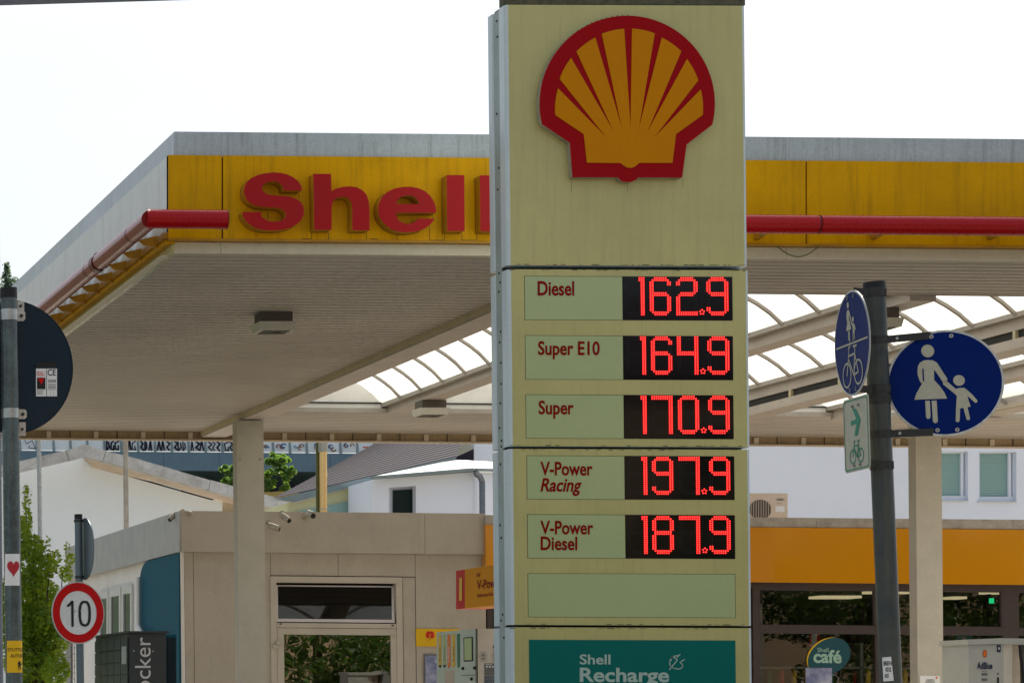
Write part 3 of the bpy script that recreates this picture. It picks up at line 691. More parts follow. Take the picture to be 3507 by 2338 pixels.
# barrel vault roof lights between the beams
spans = [(XB1+0.30, gx[0]-0.07)] + [(gx[i]+0.22, gx[i+1]-0.07) for i in range(3)] + [(gx[3]+0.22, XB2-0.01), (XB2+0.30, CXE)]
RISE = 0.34; SP = 4.80
def vault(x0, x1):
    xs = []; n = 12
    for i in range(n+1):
        t = i/n; xs.append((x0+(x1-x0)*t, SP+RISE*math.sin(math.pi*t)**0.85))
    npan = 12; L = (Y1-Y0)/npan
    for k in range(npan):
        m = MB()
        for (a, za), (b, zb) in zip(xs[:-1], xs[1:]):
            m.face([CP(a, Y0+k*L, za), CP(b, Y0+k*L, zb), CP(b, Y0+(k+1)*L, zb), CP(a, Y0+(k+1)*L, za)])
        m.build('roof_light_pane', M['poly'], can, smooth=True)
        m = MB()
        for (a, za), (b, zb) in zip(xs[:-1], xs[1:]):
            m.prism([CP(a, Y0+k*L-0.025, za-0.035), CP(b, Y0+k*L-0.025, zb-0.035), CP(b, Y0+k*L-0.025, zb-0.004), CP(a, Y0+k*L-0.025, za-0.004)], (0, 0.05, 0))
        m.build('roof_light_rib', M['gutter'], can)
    m = MB()                                            # closed end at the back, dirty kerb along it
    m.prism([CP(x0, Y1-0.03, SZ)]+[CP(a, Y1-0.03, z-0.005) for a, z in xs]+[CP(x1, Y1-0.03, SZ)], (0, 0.02, 0))
    m.build('vault_end', M['whitewall'], can)
for a, b in spans: vault(a, b)
m = MB(); cbox(m, XB1+0.3, CXE, Y1-0.07, Y1-0.032, SZ-0.02, SZ+0.03); m.build('end_rail', M['gutter'], can)
m = MB(); cbox(m, XB1+0.3, CXE, Y1-0.05, Y1-0.031, SZ+0.085, SZ+0.10); m.build('end_rail', M['gap'], can)
# front kerb of the roof lights
m = MB(); cbox(m, XB1+0.3, CXE, 23.46, 23.5, SZ-0.005, 4.82); m.build('end_rail', M['gutter'], can)
# rear eave
m = MB(); cbox(m, 2.9, CXE, CZ1+0.002, CZ1+0.03, 4.612, SZ+0.01); m.build('eave_board', M['eave'], can)
m = MB(); cbox(m, 2.9, CXE, CZ1-0.03, CZ1+0.05, 4.590, 4.610); m.build('eave_lip', M['eavelip'], can)
m = MB(); cbox(m, 2.9, CX0+0.05, CZ1-3.0, CZ1, SZ, SZ+0.05); m.build('eave_return', M['soffit'], can)
for k in range(27):
    x = 4.9+k*0.592
    m = MB(); cbox(m, x, x+0.055, CZ1-0.02, CZ1, 4.614, SZ-0.01); b = m.build('eave_bracket', M['eavelip'], can)
    m = MB(); cbox(m, x+0.29, x+0.30, CZ1-0.004, CZ1+0.001, 4.613, SZ); m.build('eave_joint', M['gap'], can)
# cable loop
pts = []
for i in range(21):
    t = i/20; x = 2661+(2805.6-2661)*t; y = 842+37*math.sin(math.pi*t)**0.9
    pts.append(P(x, y, CZ0-0.09))
m = MB(); m.path(pts, 0.0045, n=6); m.build('loose_cable', M['cable'], can)

# ------------------------------------------------------------------ pillars
def pillar(x0, x1, ytop, lx, Z, d, label):
    t = thing('canopy_pillar', P((x0+x1)/2+14, 2440+1.15*FPX/Z, Z+d/2), label, 'pillar', 'pillars carrying the canopy')
    m = MB(); m.pbox(x0, ytop, x1, 2440+1.15*FPX/Z, Z, d, 0.0, lx)
    m.build('shaft', M['pillar'], t); return t
pl1 = pillar(809.8, 901.8, 1440, 0.0118, 33.0, 0.20, 'left cream square canopy pillar in front of the rendered kiosk wall')
for x, y in ((823, 1572), (891, 1572)):
    m = MB(); c = P(x, y, 33.0); m.cyl(c, c+Vector((0, -0.02, 0)), 0.012, n=10); m.build('bolt', M['coping'], pl1)
pl2 = pillar(3135.5, 3223.5, 1440, 0.0085, 33.9, 0.19, 'right cream square canopy pillar between the cafe window and the blue additive pump')
no = MB(); no.pbox(3151, 2312, 3219, 2420, 33.89, 0.008, 0.004, 0.008); nt_ = no.build('notice', M['paper'], pl2)
m = MB(); c = (3208, 2319)
for k in range(6):
    t = k*math.pi/3; m.face([P(c[0]+3.6*math.cos(t+a), c[1]+3.6*math.sin(t+a), 33.885) for a in (0, 0.8, 1.6)])
text(m, 'Dies ist ein Hinweis', 3172, 3198, 2326, 2328.2, lambda x, y: P(x, y, 33.885), 0.01, mi=1)
m.build('notice_print', [M['orange'], M['greytext']], nt_) if False else None
m = MB()
for k, (a, b) in enumerate(((3172,3199),(3172,3200),(3168,3203),(3170,3201))): m.pbox(a, 2325+k*4, b, 2326.3+k*4, 33.885, 0.003, 0, 0)
m.build('notice_lines', M['greytext'], nt_)
m = MB(); m.face([P(x, y, 33.884) for x, y in circle(3208, 2319, 3.6, n=12)]); m.build('notice_mark', M['orange'], nt_)

# ------------------------------------------------------------------ lamps under the canopy
def lamp(x, y, zt, label, first=[None]):
    loc = Vector((x, y, zt))
    if first[0] is None:
        t = thing('canopy_lamp', loc, label, 'ceiling lamp', 'square lamps under the canopy')
        m = MB(); w = 0.135
        m.box(loc+Vector((-w, -w, -0.09)), loc+Vector((w, w, 0))); m.build('ballast_box', M['acdark'], t)
        m = MB(); a, b = 0.165, 0.15; zt_, zb_ = -0.09, -0.165
        top = [loc+Vector((sx*a, sy*a, zt_)) for sx, sy in ((-1,-1),(1,-1),(1,1),(-1,1))]
        bot = [loc+Vector((sx*b, sy*b, zb_)) for sx, sy in ((-1,-1),(1,-1),(1,1),(-1,1))]
        m.face(top); m.face(bot[::-1])
        for i in range(4): j = (i+1)%4; m.face([top[i], bot[i], bot[j], top[j]])
        m.build('housing', M['lampwhite'], t)
        m = MB()
        for k in range(7): m.box(loc+Vector((-0.12, -0.12+k*0.036, -0.172)), loc+Vector((0.12, -0.11+k*0.036, -0.1655)))
        m.build('louvre', M['shelfm'], t)
        m = MB(); m.cyl(loc+Vector((0.02, -0.05, -0.185)), loc+Vector((0.02, -0.05, -0.166)), 0.03, n=14); m.build('sensor', M['acdark'], t)
        first[0] = t; return t
    t = first[0].copy(); COL.objects.link(t); t.location = loc; t['label'] = label
    for ch in first[0].children:
        c = ch.copy(); COL.objects.link(c); c.parent = t
    return t
lamp(6.32, 24.9, 4.694, 'square lamp on the ribbed soffit left of the pylon')
lamp(9.73, 31.4, 4.64, 'square lamp hung below the roof light gutter beside the pylon')
lamp(11.25, 24.0, 4.60, 'square lamp under the roof lights partly behind the sign post')

# ------------------------------------------------------------------ shop
WZ = 36.5; BOT = 2440+1.15*FPX/WZ
shop = thing('shop_building', (8.06, WZ, 0), 'low station shop with cream kiosk walls, yellow fascia band and dark windows', 'shop')
def W(name, mat, *boxes, Z=WZ, d=0.2, par=None, **k):
    for b in boxes:
        m = MB(); m.pbox(*b, Z, d); o = m.build(name, M[mat], par or shop, **k)
    return o
fy = lambda x, y: y+SH*(x-620)         # a height given at x=620 carried along the front
W('fascia', 'render', (620, 1748, 1454, 1888), Z=WZ-0.08, d=0.5)
W('fascia', 'render', (1455, fy(1455,1748), 1662, fy(1455,1888)), Z=WZ-0.08, d=0.5)
def wp(x0, x1, yt=1889.5, yb=None): W('wall_panel', 'render', (x0, fy(x0, yt), x1, BOT if yb is None else yb))
W('corner_strip', 'whitewall', (618.5, 1889.5, 630, BOT), Z=WZ-0.01, d=0.2); wp(631, 661); wp(662.6, 925); wp(926.5, 1157, yb=1968.5); wp(1158.6, 1421, yb=1971.0); wp(1379.5, 1421, yt=1969, ); wp(1422.6, 1662)
W('wall_core', 'gap', (640, 1895, 930, BOT), (930, 1895, 1375, 1966), (1375, 1895, 1655, BOT), Z=WZ+0.004, d=0.15)
# door and tilted fanlight
fr = W('door_frame', 'doorframe', (926, 1971.5, 1378, 1992.5), (926, 1992.5, 946.8, BOT), (1357, 1996, 1378, BOT), (946.8, 2131, 1357, 2147), Z=WZ-0.02, d=0.16)
lf = W('door_leaf', 'doorframe', (949.5, 2148.5, 1359, 2170.5), (949.5, 2170.5, 972.5, BOT), (1338.5, 2173, 1359, BOT), Z=WZ-0.01, d=0.06)
m = MB(); m.face([P(x, y, WZ+0.01) for x, y in quad(972.5, 2170.5, 1338.5, BOT)]); m.build('door_glass', M['doorglass'], shop)
m = MB(); m.pbox(944, 2150, 950, BOT, WZ+0.0, 0.02); m.pbox(949, 2146.8, 1359, 2148.6, WZ, 0.02); m.build('door_gap', M['gap'], shop)
m = MB(); m.pbox(936, 2205, 952, 2218, WZ-0.05, 0.03); m.pbox(947, 2192, 961, 2206, WZ-0.05, 0.03); m.build('door_hinge', M['doorframe'], shop)
m = MB(); m.pbox(957, 2133, 966, 2137, WZ-0.024, 0.004); m.pbox(1341, 2138.5, 1350, 2142.5, WZ-0.024, 0.004); m.build('drain_slot', M['black'], shop)
dark = MB(); dark.box((9.20, WZ+1.2, 0), (11.4, WZ+1.3, 2.9)); dark.box((9.18, WZ+0.25, 0), (9.22, WZ+1.2, 2.9)); dark.box((11.38, WZ+0.25, 0), (11.42, WZ+1.2, 2.9)); dark.box((9.2, WZ+0.25, 2.86), (11.4, WZ+1.2, 2.9)); dark.build('lobby_wall', M['darkroom'], shop)
m = MB()                                                # fanlight sash leaning inwards at the top
def fl(px, py, dz=0.0):
    k = (2129-py)/125.0
    return P(px, py, WZ-0.01+0.11*k+dz)
def flbar(x0, y0, x1, y1, off=0):
    q = quad(x0, y0, x1, y1); a = [fl(*p) for p in q]; b = [fl(*p, dz=0.04) for p in q]; n = len(m.v); m.v += a+b
    for f_ in ([0,1,2,3],[7,6,5,4],[0,4,5,1],[1,5,6,2],[2,6,7,3],[3,7,4,0]): m.f.append([n+i for i in f_]); m.mi.append(0)
flbar(948, 2117, 1352, 2127.5); flbar(946, 2003, 951.5, 2117); flbar(1341, 2006, 1350, 2121); flbar(949, 2002, 1343, 2006.5)
sa = m.build('fanlight_sash', M['sash'], shop)
m = MB(); m.face([fl(*p, dz=0.01) for p in ((951, 2003), (1342, 2006), (1350, 2120), (953, 2117))]); m.build('fanlight_pane', M['fanglass'], sa)
# yellow band, coping, brown glazing
W('yellow_fascia', 'gyellow', (1662, 1796, 3700, 1983), Z=WZ-0.16, d=0.3) if False else None
m = MB(); m.prism([P(x, y, WZ-0.16) for x, y in ((1663, 1795.5), (3700, 1815.0), (3702, 2003.5), (1665, 1983.5))], (0, 0.3, 0)); m.build('yellow_fascia', M['gyellow'], shop)
m = MB()
for a, b in ((1663, 2797), (2798.2, 3469), (3470.2, 3900)):
    ya = 1762.5+0.0088*(a-1663); yb = 1762.5+0.0088*(b-1663)
    m2 = MB(); m2.prism([P(x, y, WZ-0.14) for x, y in ((a, ya), (b, yb), (b, yb+33.0), (a, ya+33.0))], (0, 0.6, 0)); m2.build('coping_stone', M['coping'], shop)
FB = 'brown'
W('glazing_frame', FB, (1668, 1986, 3560, 2003.0), Z=WZ-0.02, d=0.12)
W('glazing_frame', FB, (1668, 2003, 1686, BOT), (2577, 1998, 2599, BOT), Z=WZ-0.01, d=0.11)
W('glazing_frame', FB, (2599.5, 2006.5, 3560, 2019), Z=WZ, d=0.10)
W('glazing_frame', FB, (2599.5, 2139.5, 3560, 2166.5), Z=WZ-0.005, d=0.10)
W('glazing_frame', FB, (2999, 2006, 3018, 2139.5), (2999, 2168, 3018, BOT), (3436, 2010, 3489, 2147), (3436, 2172, 3489, BOT), Z=WZ-0.004, d=0.1)
W('glazing_bead', FB, (2599.5, 2019, 2602.5, 2139), (2994, 2022, 2999, 2143), (3018, 2023, 3022, 2143), (3430, 2027, 3436, 2147), (2599.5, 2137, 2999, 2140), (3018, 2141, 3436, 2144), Z=WZ-0.012, d=0.06)
for (a, b, c, d_) in ((2599, 2015, 3000, 2142), (3017, 2019, 3437, 2146), (3488, 2022, 3560, 2150), (2599, 2160, 3000, BOT), (3017, 2164, 3437, BOT), (3488, 2168, 3560, BOT)):
    m = MB(); m.face([P(x, y, WZ+0.04) for x, y in quad(a, b, c, d_)]); m.build('window_pane', M['glass'], shop)
m = MB(); m.box((11.9, WZ+0.1, 0), (15.5, WZ+0.2, 3.1)); m.build('wall_core', M['gap'], shop)
# the room behind
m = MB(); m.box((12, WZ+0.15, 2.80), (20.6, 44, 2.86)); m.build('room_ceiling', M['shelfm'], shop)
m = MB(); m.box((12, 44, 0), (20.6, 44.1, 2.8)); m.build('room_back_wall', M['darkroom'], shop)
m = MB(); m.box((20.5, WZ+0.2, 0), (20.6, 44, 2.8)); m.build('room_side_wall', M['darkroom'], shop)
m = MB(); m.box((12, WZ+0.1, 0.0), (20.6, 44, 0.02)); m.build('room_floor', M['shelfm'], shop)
for x0, x1, y0, y1 in ((17.70, 18.06, 39.4, 39.8), (18.08, 18.27, 39.4, 39.8), (17.69, 17.82, 37.9, 38.15), (17.86, 18.28, 37.9, 38.15), (19.70, 19.90, 39.7, 40.0), (19.33, 19.40, 38.05, 38.25), (19.5, 19.62, 38.05, 38.25)):
    m = MB(); m.box((x0, y0, 2.765), (x1, y1, 2.799)); m.build('ceiling_light', M['lit'], shop)
m = MB(); m.box((19.66, 38.6, 2.66), (19.72, 38.62, 2.73)); m.build('exit_sign', M['exitg'], shop)
m = MB(); m.box((8.3, WZ+0.3, 3.2), (30, 46, 3.3)); m.box((8.2, 45.4, 0), (30, 45.6, 3.2)); m.box((29.9, WZ+0.2, 0), (30.1, 46, 3.2)); m.box((20.7, WZ+0.12, 0), (30, WZ+0.25, 3.2)); m.build('roof', M['coping'], shop)
# cafe oval on the glass
caf = MB(); th = R(28)
def ov(cx, cy, rx, ry, ang, n=40): return [(cx+rx*math.cos(t)*math.cos(ang)+ry*math.sin(t)*math.sin(ang), cy-rx*math.cos(t)*math.sin(ang)+ry*math.sin(t)*math.cos(ang)) for t in [2*math.pi*i/n for i in range(n)]]
m = MB(); m.face([P(x, y, WZ+0.030) for x, y in ov(2838, 2246, 78, 60, th)]); co = m.build('cafe_oval', M['cafeteal'], shop)
m = MB(); n = 24
for i in range(n):
    q = []
    for t_, w in ((i/n, 0), ((i+1)/n, 0), ((i+1)/n, 1), (i/n, 1)):
        tt = R(172+t_*140); thick = 1.0-0.085*math.sin(math.pi*t_)*w if w else 1.0
        rx, ry = 79*thick, 61*thick
        q.append((2838+rx*math.cos(tt)*math.cos(th)+ry*math.sin(tt)*math.sin(th), 2246-rx*math.cos(tt)*math.sin(th)+ry*math.sin(tt)*math.cos(th)))
    m.face([P(x, y, WZ+0.027) for x, y in q])
m.build('cafe_arc', M['yel'], co)
k4 = 4.126
def cz(x, y): return (2570+x/k4, 1980+y/k4)
m = MB(); a = cz(948, 975); b = cz(1105, 1035); text(m, 'Shell', a[0], b[0], a[1], b[1], lambda x, y: P(x, y, WZ+0.026), 0.005, slope=0.015)
a = cz(890, 1000); b = cz(1288, 1180); text(m, 'café', a[0], b[0], a[1], b[1], lambda x, y: P(x, y, WZ+0.026), 0.03, slope=0.02); m.build('cafe_lettering', M['cafemint'], co)
m = MB(); m.pbox(*cz(780, 1258), *cz(1152, 1500), WZ+0.022, 0.004); m.build('window_sheet', M['poster'], shop)
m = MB(); m.pbox(*cz(835, 785), *cz(862, 960), WZ+0.3, 0.01); m.pbox(*cz(940, 785), *cz(985, 900), WZ+0.3, 0.01); m.build('red_banner', M['red'], shop)
m = MB(); m.pbox(*cz(863, 785), *cz(938, 1040), WZ+0.3, 0.012); m.build('white_banner', M['paper'], shop)
# menu board behind the right window
m = MB(); m.pbox(3275, 2170, 3330, 2440, WZ+0.5, 0.03); mb_ = m.build('menu_board', M['cafeteal'], shop)
m = MB(); text(m, 'Cappuccino', 3262, 3345, 2243, 2258, lambda x, y: P(x, y, WZ+0.49), 0.0); m.build('menu_lettering', M['minttext'], mb_)
# shelf with bottles
shf = thing('display_shelf', (16.0, 38.2, 0), 'dark metal display shelf of drinks behind the cafe window', 'shelf')
for z in (0.6, 1.05, 1.5, 1.75):
    m = MB(); m.box((14.6, 38.0, z), (19.2, 38.4, z+0.03)); m.build('shelf_board', M['shelfm'], shf)
for x in (14.6, 16.1, 17.6, 19.15):
    m = MB(); m.box((x, 38.0, 0), (x+0.04, 38.4, 2.1)); m.build('shelf_upright', M['shelfm'], shf)
bt = MB(); bt.cyl((0, 0, 0), (0, 0, 0.16), 0.035, n=8); bt.cyl((0, 0, 0.16), (0, 0, 0.22), 0.03, 0.012, n=8)
cols = ['red', 'green', 'brown', 'navy', 'yel', 'paper']
pro = {}; cnt = {}; ORD = ['first', 'second', 'third', 'fourth', 'fifth', 'sixth', 'seventh', 'eighth', 'ninth', 'tenth', 'eleventh', 'twelfth']
for i in range(26):
    c = cols[random.randrange(6)]; x = 14.75+i*0.168; z = 1.53
    if c not in pro:
        o = bt.build('drink_bottle', M[c]); pro[c] = o
    else: o = pro[c].copy(); COL.objects.link(o)
    o.location = (x, 38.15, z); nm = {'red': 'red', 'green': 'green', 'brown': 'brown', 'navy': 'dark blue', 'yel': 'yellow', 'paper': 'white'}[c]
    o['label'] = 'small %s bottle behind the cafe window, %s %s one from the left' % (nm, ORD[cnt.get(c, 0)], nm); cnt[c] = cnt.get(c, 0)+1
    o['category'] = 'bottle'; o['group'] = 'bottles on the shelf behind the cafe window'
# side of the shop receding left
XS = 8.04
m = MB(); zt, zb = 3.775, 3.246
ysd = [WZ-0.08, 38.3, 40.2, 42.3, 44.7]
for a, b in zip(ysd[:-1], ysd[1:]):
    m = MB(); m.box((XS-0.015, a+0.004+(0.004 if a < 37 else 0), zb), (XS+0.02, b-0.003, zt)); m.build('side_fascia_panel', M['greyfascia'], shop)
m = MB(); m.box((XS+0.021, WZ+0.43, zb), (XS+0.5, 44.7, zt-0.005)); m.build('side_fascia_core', M['greyfascia'], shop)
m = MB()
top = 3.235; Zt = XS*FPX/(478-VX)
pr = [(WZ+0.02, 0), (WZ+0.02, top)]+[(Zt-0.5+0.5*math.sin(t), top-0.28+0.28*math.cos(t)) for t in [R(a) for a in range(0, 91, 15)]]+[(Zt, 0)]
m.prism([(XS+0.0, a, b) for a, b in pr], (0.08, 0, 0)); m.build('teal_wall', M['tealwall'], shop)
m = MB()
def sbox(m, x0, y0, x1, y1, X, d):       # on the side wall: pixel box, thickness towards +x
    Za = X*FPX/(x0-VX); Zb = X*FPX/(x1-VX)
    za = EYE+(VY-y0)*Zb/FPX; zb_ = EYE+(VY-y1)*Zb/FPX
    return m.prism([(X, Za, za), (X, Zb, za), (X, Zb, zb_), (X, Za, zb_)], (d, 0, 0))
m.box((XS+0.09, Zt-0.6, 0), (XS+0.19, 44.6, 3.245)); m.build('side_wall', M['whitewall'], shop)
for x0, x1 in ((330, 352), (366, 394), (408, 432)):
    k = EYE  # window set in the white wall
    Za, Zb = XS*FPX/(x0-VX), XS*FPX/(x1-VX); zt_, zb_ = 2.86, 2.32
    m = MB()
    for a in ((Zb-0.10, Zb, zb_-0.08, zt_+0.12), (Za, Za+0.10, zb_-0.08, zt_+0.12), (Zb, Za, zt_, zt_+0.12), (Zb, Za, zb_-0.08, zb_)):
        m.box((XS+0.055, min(a[0], a[1]), a[2]), (XS+0.088, max(a[0], a[1]), a[3]))
    f_ = m.build('window_frame', M['zincroof'], shop)
    m = MB(); m.box((XS+0.075, min(Za, Zb), zb_), (XS+0.089, max(Za, Zb), zt_)); m.build('pane', M['darkglass'], f_)
    m = MB(); m.prism([(XS+0.07, Zb, zb_), (XS+0.07, Za, zb_), (XS-0.02, Za, zt_-0.05), (XS-0.02, Zb, zt_-0.05)], (0.006, 0, 0.0)); 
m = MB(); a = S(474, 1975, XS-0.05); b = S(474, 2142, XS-0.05); m.path([a, b, b+Vector((0.0, -0.25, -0.12)), b+Vector((0, -0.75, -0.12)), b+Vector((0, -0.8, -0.3))], 0.03, n=10)
m.build('drain_pipe', M['zincroof'], shop, smooth=True)

# ------------------------------------------------------------------ cameras on the kiosk
def seccam(px, py, Z, dirv, L, r, label, first=None, mount=(0, 0.12, 0.06)):
    c = P(px, py, Z); t = thing('security_camera', c, label, 'security camera', 'security cameras on the kiosk'); d = Vector(dirv).normalized()
    m = MB(); m.cyl(c-d*L/2, c+d*L/2, r, n=14); m.build('housing', M['boardside'], t, smooth=True)
    m = MB(); m.cyl(c+d*L/2, c+d*(L/2+0.006), r*0.86, n=14); m.build('lens', M['black'], t)
    m = MB(); m.cyl(c-d*L*0.3, c-d*L*0.3+Vector(mount), r*0.45, n=8); q = c-d*L*0.3+Vector(mount); m.cyl(q, q+Vector((0, 0.02, 0)), r*1.1, n=12); m.build('bracket', M['boardside'], t)
    m = MB(); m.cyl(c-d*L*0.5+Vector((0, 0, r)), c+d*L*0.55+Vector((0, 0, r*1.05)), r*0.5, n=8); m.build('rain_hood', M['boardside'], t)
seccam(938, 1806, WZ-0.22, (0.85, -0.45, -0.35), 0.15, 0.032, 'lowest white security camera beside the left pillar, pointing right')
seccam(980, 1775, WZ-0.22, (0.45, -0.85, -0.55), 0.13, 0.034, 'middle white security camera on the kiosk fascia, pointing down')
seccam(1064, 1763, WZ-0.25, (0.25, -1.0, -0.25), 0.13, 0.040, 'rightmost security camera at the top edge of the kiosk fascia', mount=(-0.02, 0.12, -0.02))
seccam(590, 1771, WZ+0.2, (-0.55, -0.35, -0.5), 0.12, 0.030, 'small security camera round the left corner of the kiosk', mount=(0.12, 0.02, 0.06))
t = thing('wall_sensor', P(650, 1757, WZ-0.1), 'small round grey sensor on the kiosk fascia near its left corner', 'sensor')
m = MB(); m.sphere(P(650, 1757, WZ-0.10), 0.035, 12); m.build('dome', M['boardside'], t, smooth=True)
t2_ = P(650, 1772, WZ-0.1); m = MB(); m.cyl(P(650, 1757, WZ-0.1), t2_, 0.008, n=6); m.build('stub', M['boardside'], t)

# clover plate, poster
t = thing('clover_plate', P(1430, 2211, WZ-0.03), 'yellow plate with red four leaf clover on the kiosk wall', 'sign')
m = MB(); m.pbox(1425, 2151, 1573, 2211.5, WZ-0.02, 0.015); m.build('plate', M['yel'], t)
m = MB()
for ax, ay in ((-7, -8), (8, -9), (-10, 5), (9, 6)):
    a = math.atan2(ay, ax); L = math.hypot(ax, ay)
    lob = [(1473+math.cos(a)*2, 2173+math.sin(a)*2)]
    for da, rr in ((-0.75, 12), (-0.5, 16.5), (-0.2, 17.5), (0, 15), (0.2, 17.5), (0.5, 16.5), (0.75, 12)): lob.append((1473+math.cos(a+da)*rr*0.95, 2173+math.sin(a+da)*rr*0.85))
    m.face([P(x, y, WZ-0.024) for x, y in lob])
for q in ribbon([(1473, 2174), (1474, 2184), (1468, 2192)], 2): m.face([P(x, y, WZ-0.024) for x, y in q])
m.build('clover', M['red'], t)
t = thing('framed_poster', P(1455, 2440, WZ-0.03), 'framed blue and white poster on the kiosk wall left of the pump', 'poster')
m = MB(); m.pbox(1452.8, 2238.5, 1600, 2500, WZ-0.03, 0.02); m.build('frame', M['greytext'], t)
m = MB(); m.pbox(1456.5, 2243.5, 1596, 2496, WZ-0.034, 0.003); m.build('print', M['poster'], t)
m = MB(); text(m, 'Gut', 1490, 1520, 2258, 2267, lambda x, y: P(x, y, WZ-0.037), 0.02); m.build('poster_lettering', M['paper'], t)

# ------------------------------------------------------------------ pump in front of the kiosk
XP = 8.88; ZP = 27.2; gp = 9600/ZP
pump = thing('fuel_pump', (XP, ZP, 0), 'cream and grey green multi grade fuel pump beside the pylon', 'fuel pump')
Zb = 28.42; ztop = EYE+(2440-2151.5)/gp
m = MB(); m.box((XP+0.002, ZP+0.02, 0.0), (XP+0.55, Zb, ztop-0.003)); m.build('body', M['pumpcream'], pump)
m = MB(); m.box((XP-0.012, ZP+0.025, 0.0), (XP, Zb, ztop)); m.build('side_door', M['pumpgreen'], pump)
q7 = 7.54
def cp(x, y): return (1480+x/q7, 2130+y/q7)
def SP_(x, y, off=0.016): return S(x, y, XP-off)
m = MB(); m.prism([P(1634.8, 2151.5, ZP), P(1720, 2152.0, ZP), P(1721, 2760, ZP), P(1640, 2760, ZP)], (0, 0.018, 0)); m.build('front_panel', M['pumpcream'], pump)
m = MB(); m.prism([P(1633.2, 2151, ZP-0.002), P(1635, 2151, ZP-0.002), P(1641, 2760, ZP-0.002), P(1639, 2760, ZP-0.002)], (0, 0.015, 0)); m.build('door_gap', M['gap'], pump)
for x0, x1, yt, yb, mat in ((160,226,340,1100,'yel'), (276,340,325,1095,'label'), (392,462,318,1120,'orange'), (510,582,303,1105,'yel'), (638,706,297,1110,'green')):
    a, b = cp(x0, yt), cp(x1, yb)
    m = MB(); m.prism([SP_(a[0], a[1]), SP_(b[0], a[1]-0.6), SP_(b[0]+0.8, b[1]), SP_((a[0]+b[0])/2+0.6, b[1]+9), SP_(a[0]+0.6, b[1]+1)], (0.004, 0, 0)); st = m.build('grade_strip', M[mat], pump)
    word = {'yel': 'Super', 'label': 'V-Power', 'orange': 'V-Power', 'green': 'Diesel'}[mat]
    m = MB()    # word reads upwards
    cx = (a[0]+b[0])/2; yb2, yt2 = b[1]-12, a[1]+38
    v, f = text_mesh(word, 0.01); mxx = max(p[0] for p in v); mxy = max(p[1] for p in v)
    m.add([SP_(cx+2.6-5.2*(y/mxy), yb2+(yt2-yb2)*(x/mxx), 0.0175) for x, y in v], f); m.build('strip_lettering', M['paper' if mat in ('orange',) else 'greytext'], st)
    if x0 < 300:
        m = MB(); m.prism([SP_(a[0]+0.5, b[1]-0.2, 0.0168), SP_(b[0]+0.7, b[1]-0.6, 0.0168), SP_(b[0]+0.8, b[1]+3, 0.0168), SP_((a[0]+b[0])/2+0.6, b[1]+10, 0.0168), SP_(a[0]+0.6, b[1]+4, 0.0168)], (0.004, 0, 0)); m.build('strip_tip', M['black'], st)
a, b = cp(806, 375), cp(1030, 1005)
m = MB(); m.prism([SP_(a[0], a[1]+2, 0.02), SP_(b[0], a[1]-0.5, 0.02), SP_(b[0]+1, b[1]-1, 0.02), SP_(a[0]+1, b[1]+1, 0.02)], (0.008, 0, 0)); sc_ = m.build('screen_frame', M['black'], pump)
a, b = cp(828, 400), cp(1012, 975)
m = MB(); m.prism([SP_(a[0], a[1]+1.5, 0.0215), SP_(b[0], a[1], 0.0215), SP_(b[0]+0.8, b[1]-1, 0.0215), SP_(a[0]+0.8, b[1], 0.0215)], (0.002, 0, 0)); m.build('screen', M['label'], sc_)
m = MB()
for x, y in ((768,1185), (1066,1172), (988,1458)):
    c = SP_(*cp(x, y), 0.03); m.cyl(c, c+Vector((0.02, 0, 0)), 0.016, n=12)
m.build('lock', M['black'], pump)
a, b = cp(757, 1363), cp(1165, 1370); m = MB(); m.prism([SP_(a[0], a[1]-0.6, 0.0165), SP_(1633, a[1]-2.2, 0.0165), SP_(1633, a[1]-0.7, 0.0165), SP_(a[0], a[1]+1, 0.0165)], (0.004, 0, 0)); m.build('door_seam', M['black'], pump)
a, b = cp(320, 1245), cp(555, 1700); m = MB(); m.prism([SP_(a[0], a[1]+1, 0.0165), SP_(b[0], a[1]-1, 0.0165), SP_(b[0]+1, b[1], 0.0165), SP_(a[0]+1, b[1]+1, 0.0165)], (0.004, 0, 0)); m.build('nozzle_bay', M['verge'], pump)
fP = lambda x, y: P(x, y, ZP-0.006)
m = MB()
for cx, cy in ((1325, 850), (1640, 850)):
    c = cp(cx, cy); ringface(m, c, 12.4, 13.4, fP, 32)
    for k, w in enumerate((5, 7.5, 8)): m.pbox(c[0]-w, c[1]-6+k*3.4, c[0]+w, c[1]-4.6+k*3.4, ZP-0.006, 0.003, 0, 0)
    for q in ribbon([(c[0]-3, c[1]+8), (c[0]+3, c[1]+11)], 1.6)+ribbon([(c[0]+3, c[1]+8), (c[0]-3, c[1]+11)], 1.6): m.face([fP(*p) for p in q])
    for q in ribbon([(c[0]-12, c[1]+15), (c[0]+11, c[1]+15), (c[0]+11, c[1]+20), (c[0]-12, c[1]+20), (c[0]-12, c[1]+15)], 0.7): m.face([fP(*p) for p in q])
m.build('round_sticker', M['greytext'], pump)
m = MB(); tri = [cp(1560, 655), cp(1700, 390), cp(1840, 655)]; m.face([P(x, y, ZP-0.005) for x, y in tri]); wt_ = m.build('warning_triangle', M['black'], pump)
m = MB(); tri = [cp(1590, 640), cp(1700, 425), cp(1810, 640)]; m.face([P(x, y, ZP-0.007) for x, y in tri]); m.build('triangle_field', M['yel'], wt_)
m = MB(); a, b = cp(1643, 535), cp(1760, 615); text(m, 'EX', a[0], b[0], a[1], b[1], lambda x, y: P(x, y, ZP-0.009), 0.03); m.build('triangle_lettering', M['black'], wt_)
m = MB(); m.pbox(*cp(1352, 1055), *cp(1900, 1360), ZP-0.004, 0.004, 0, 0); bs = m.build('hazard_sticker', M['greytext'], pump)
m = MB()
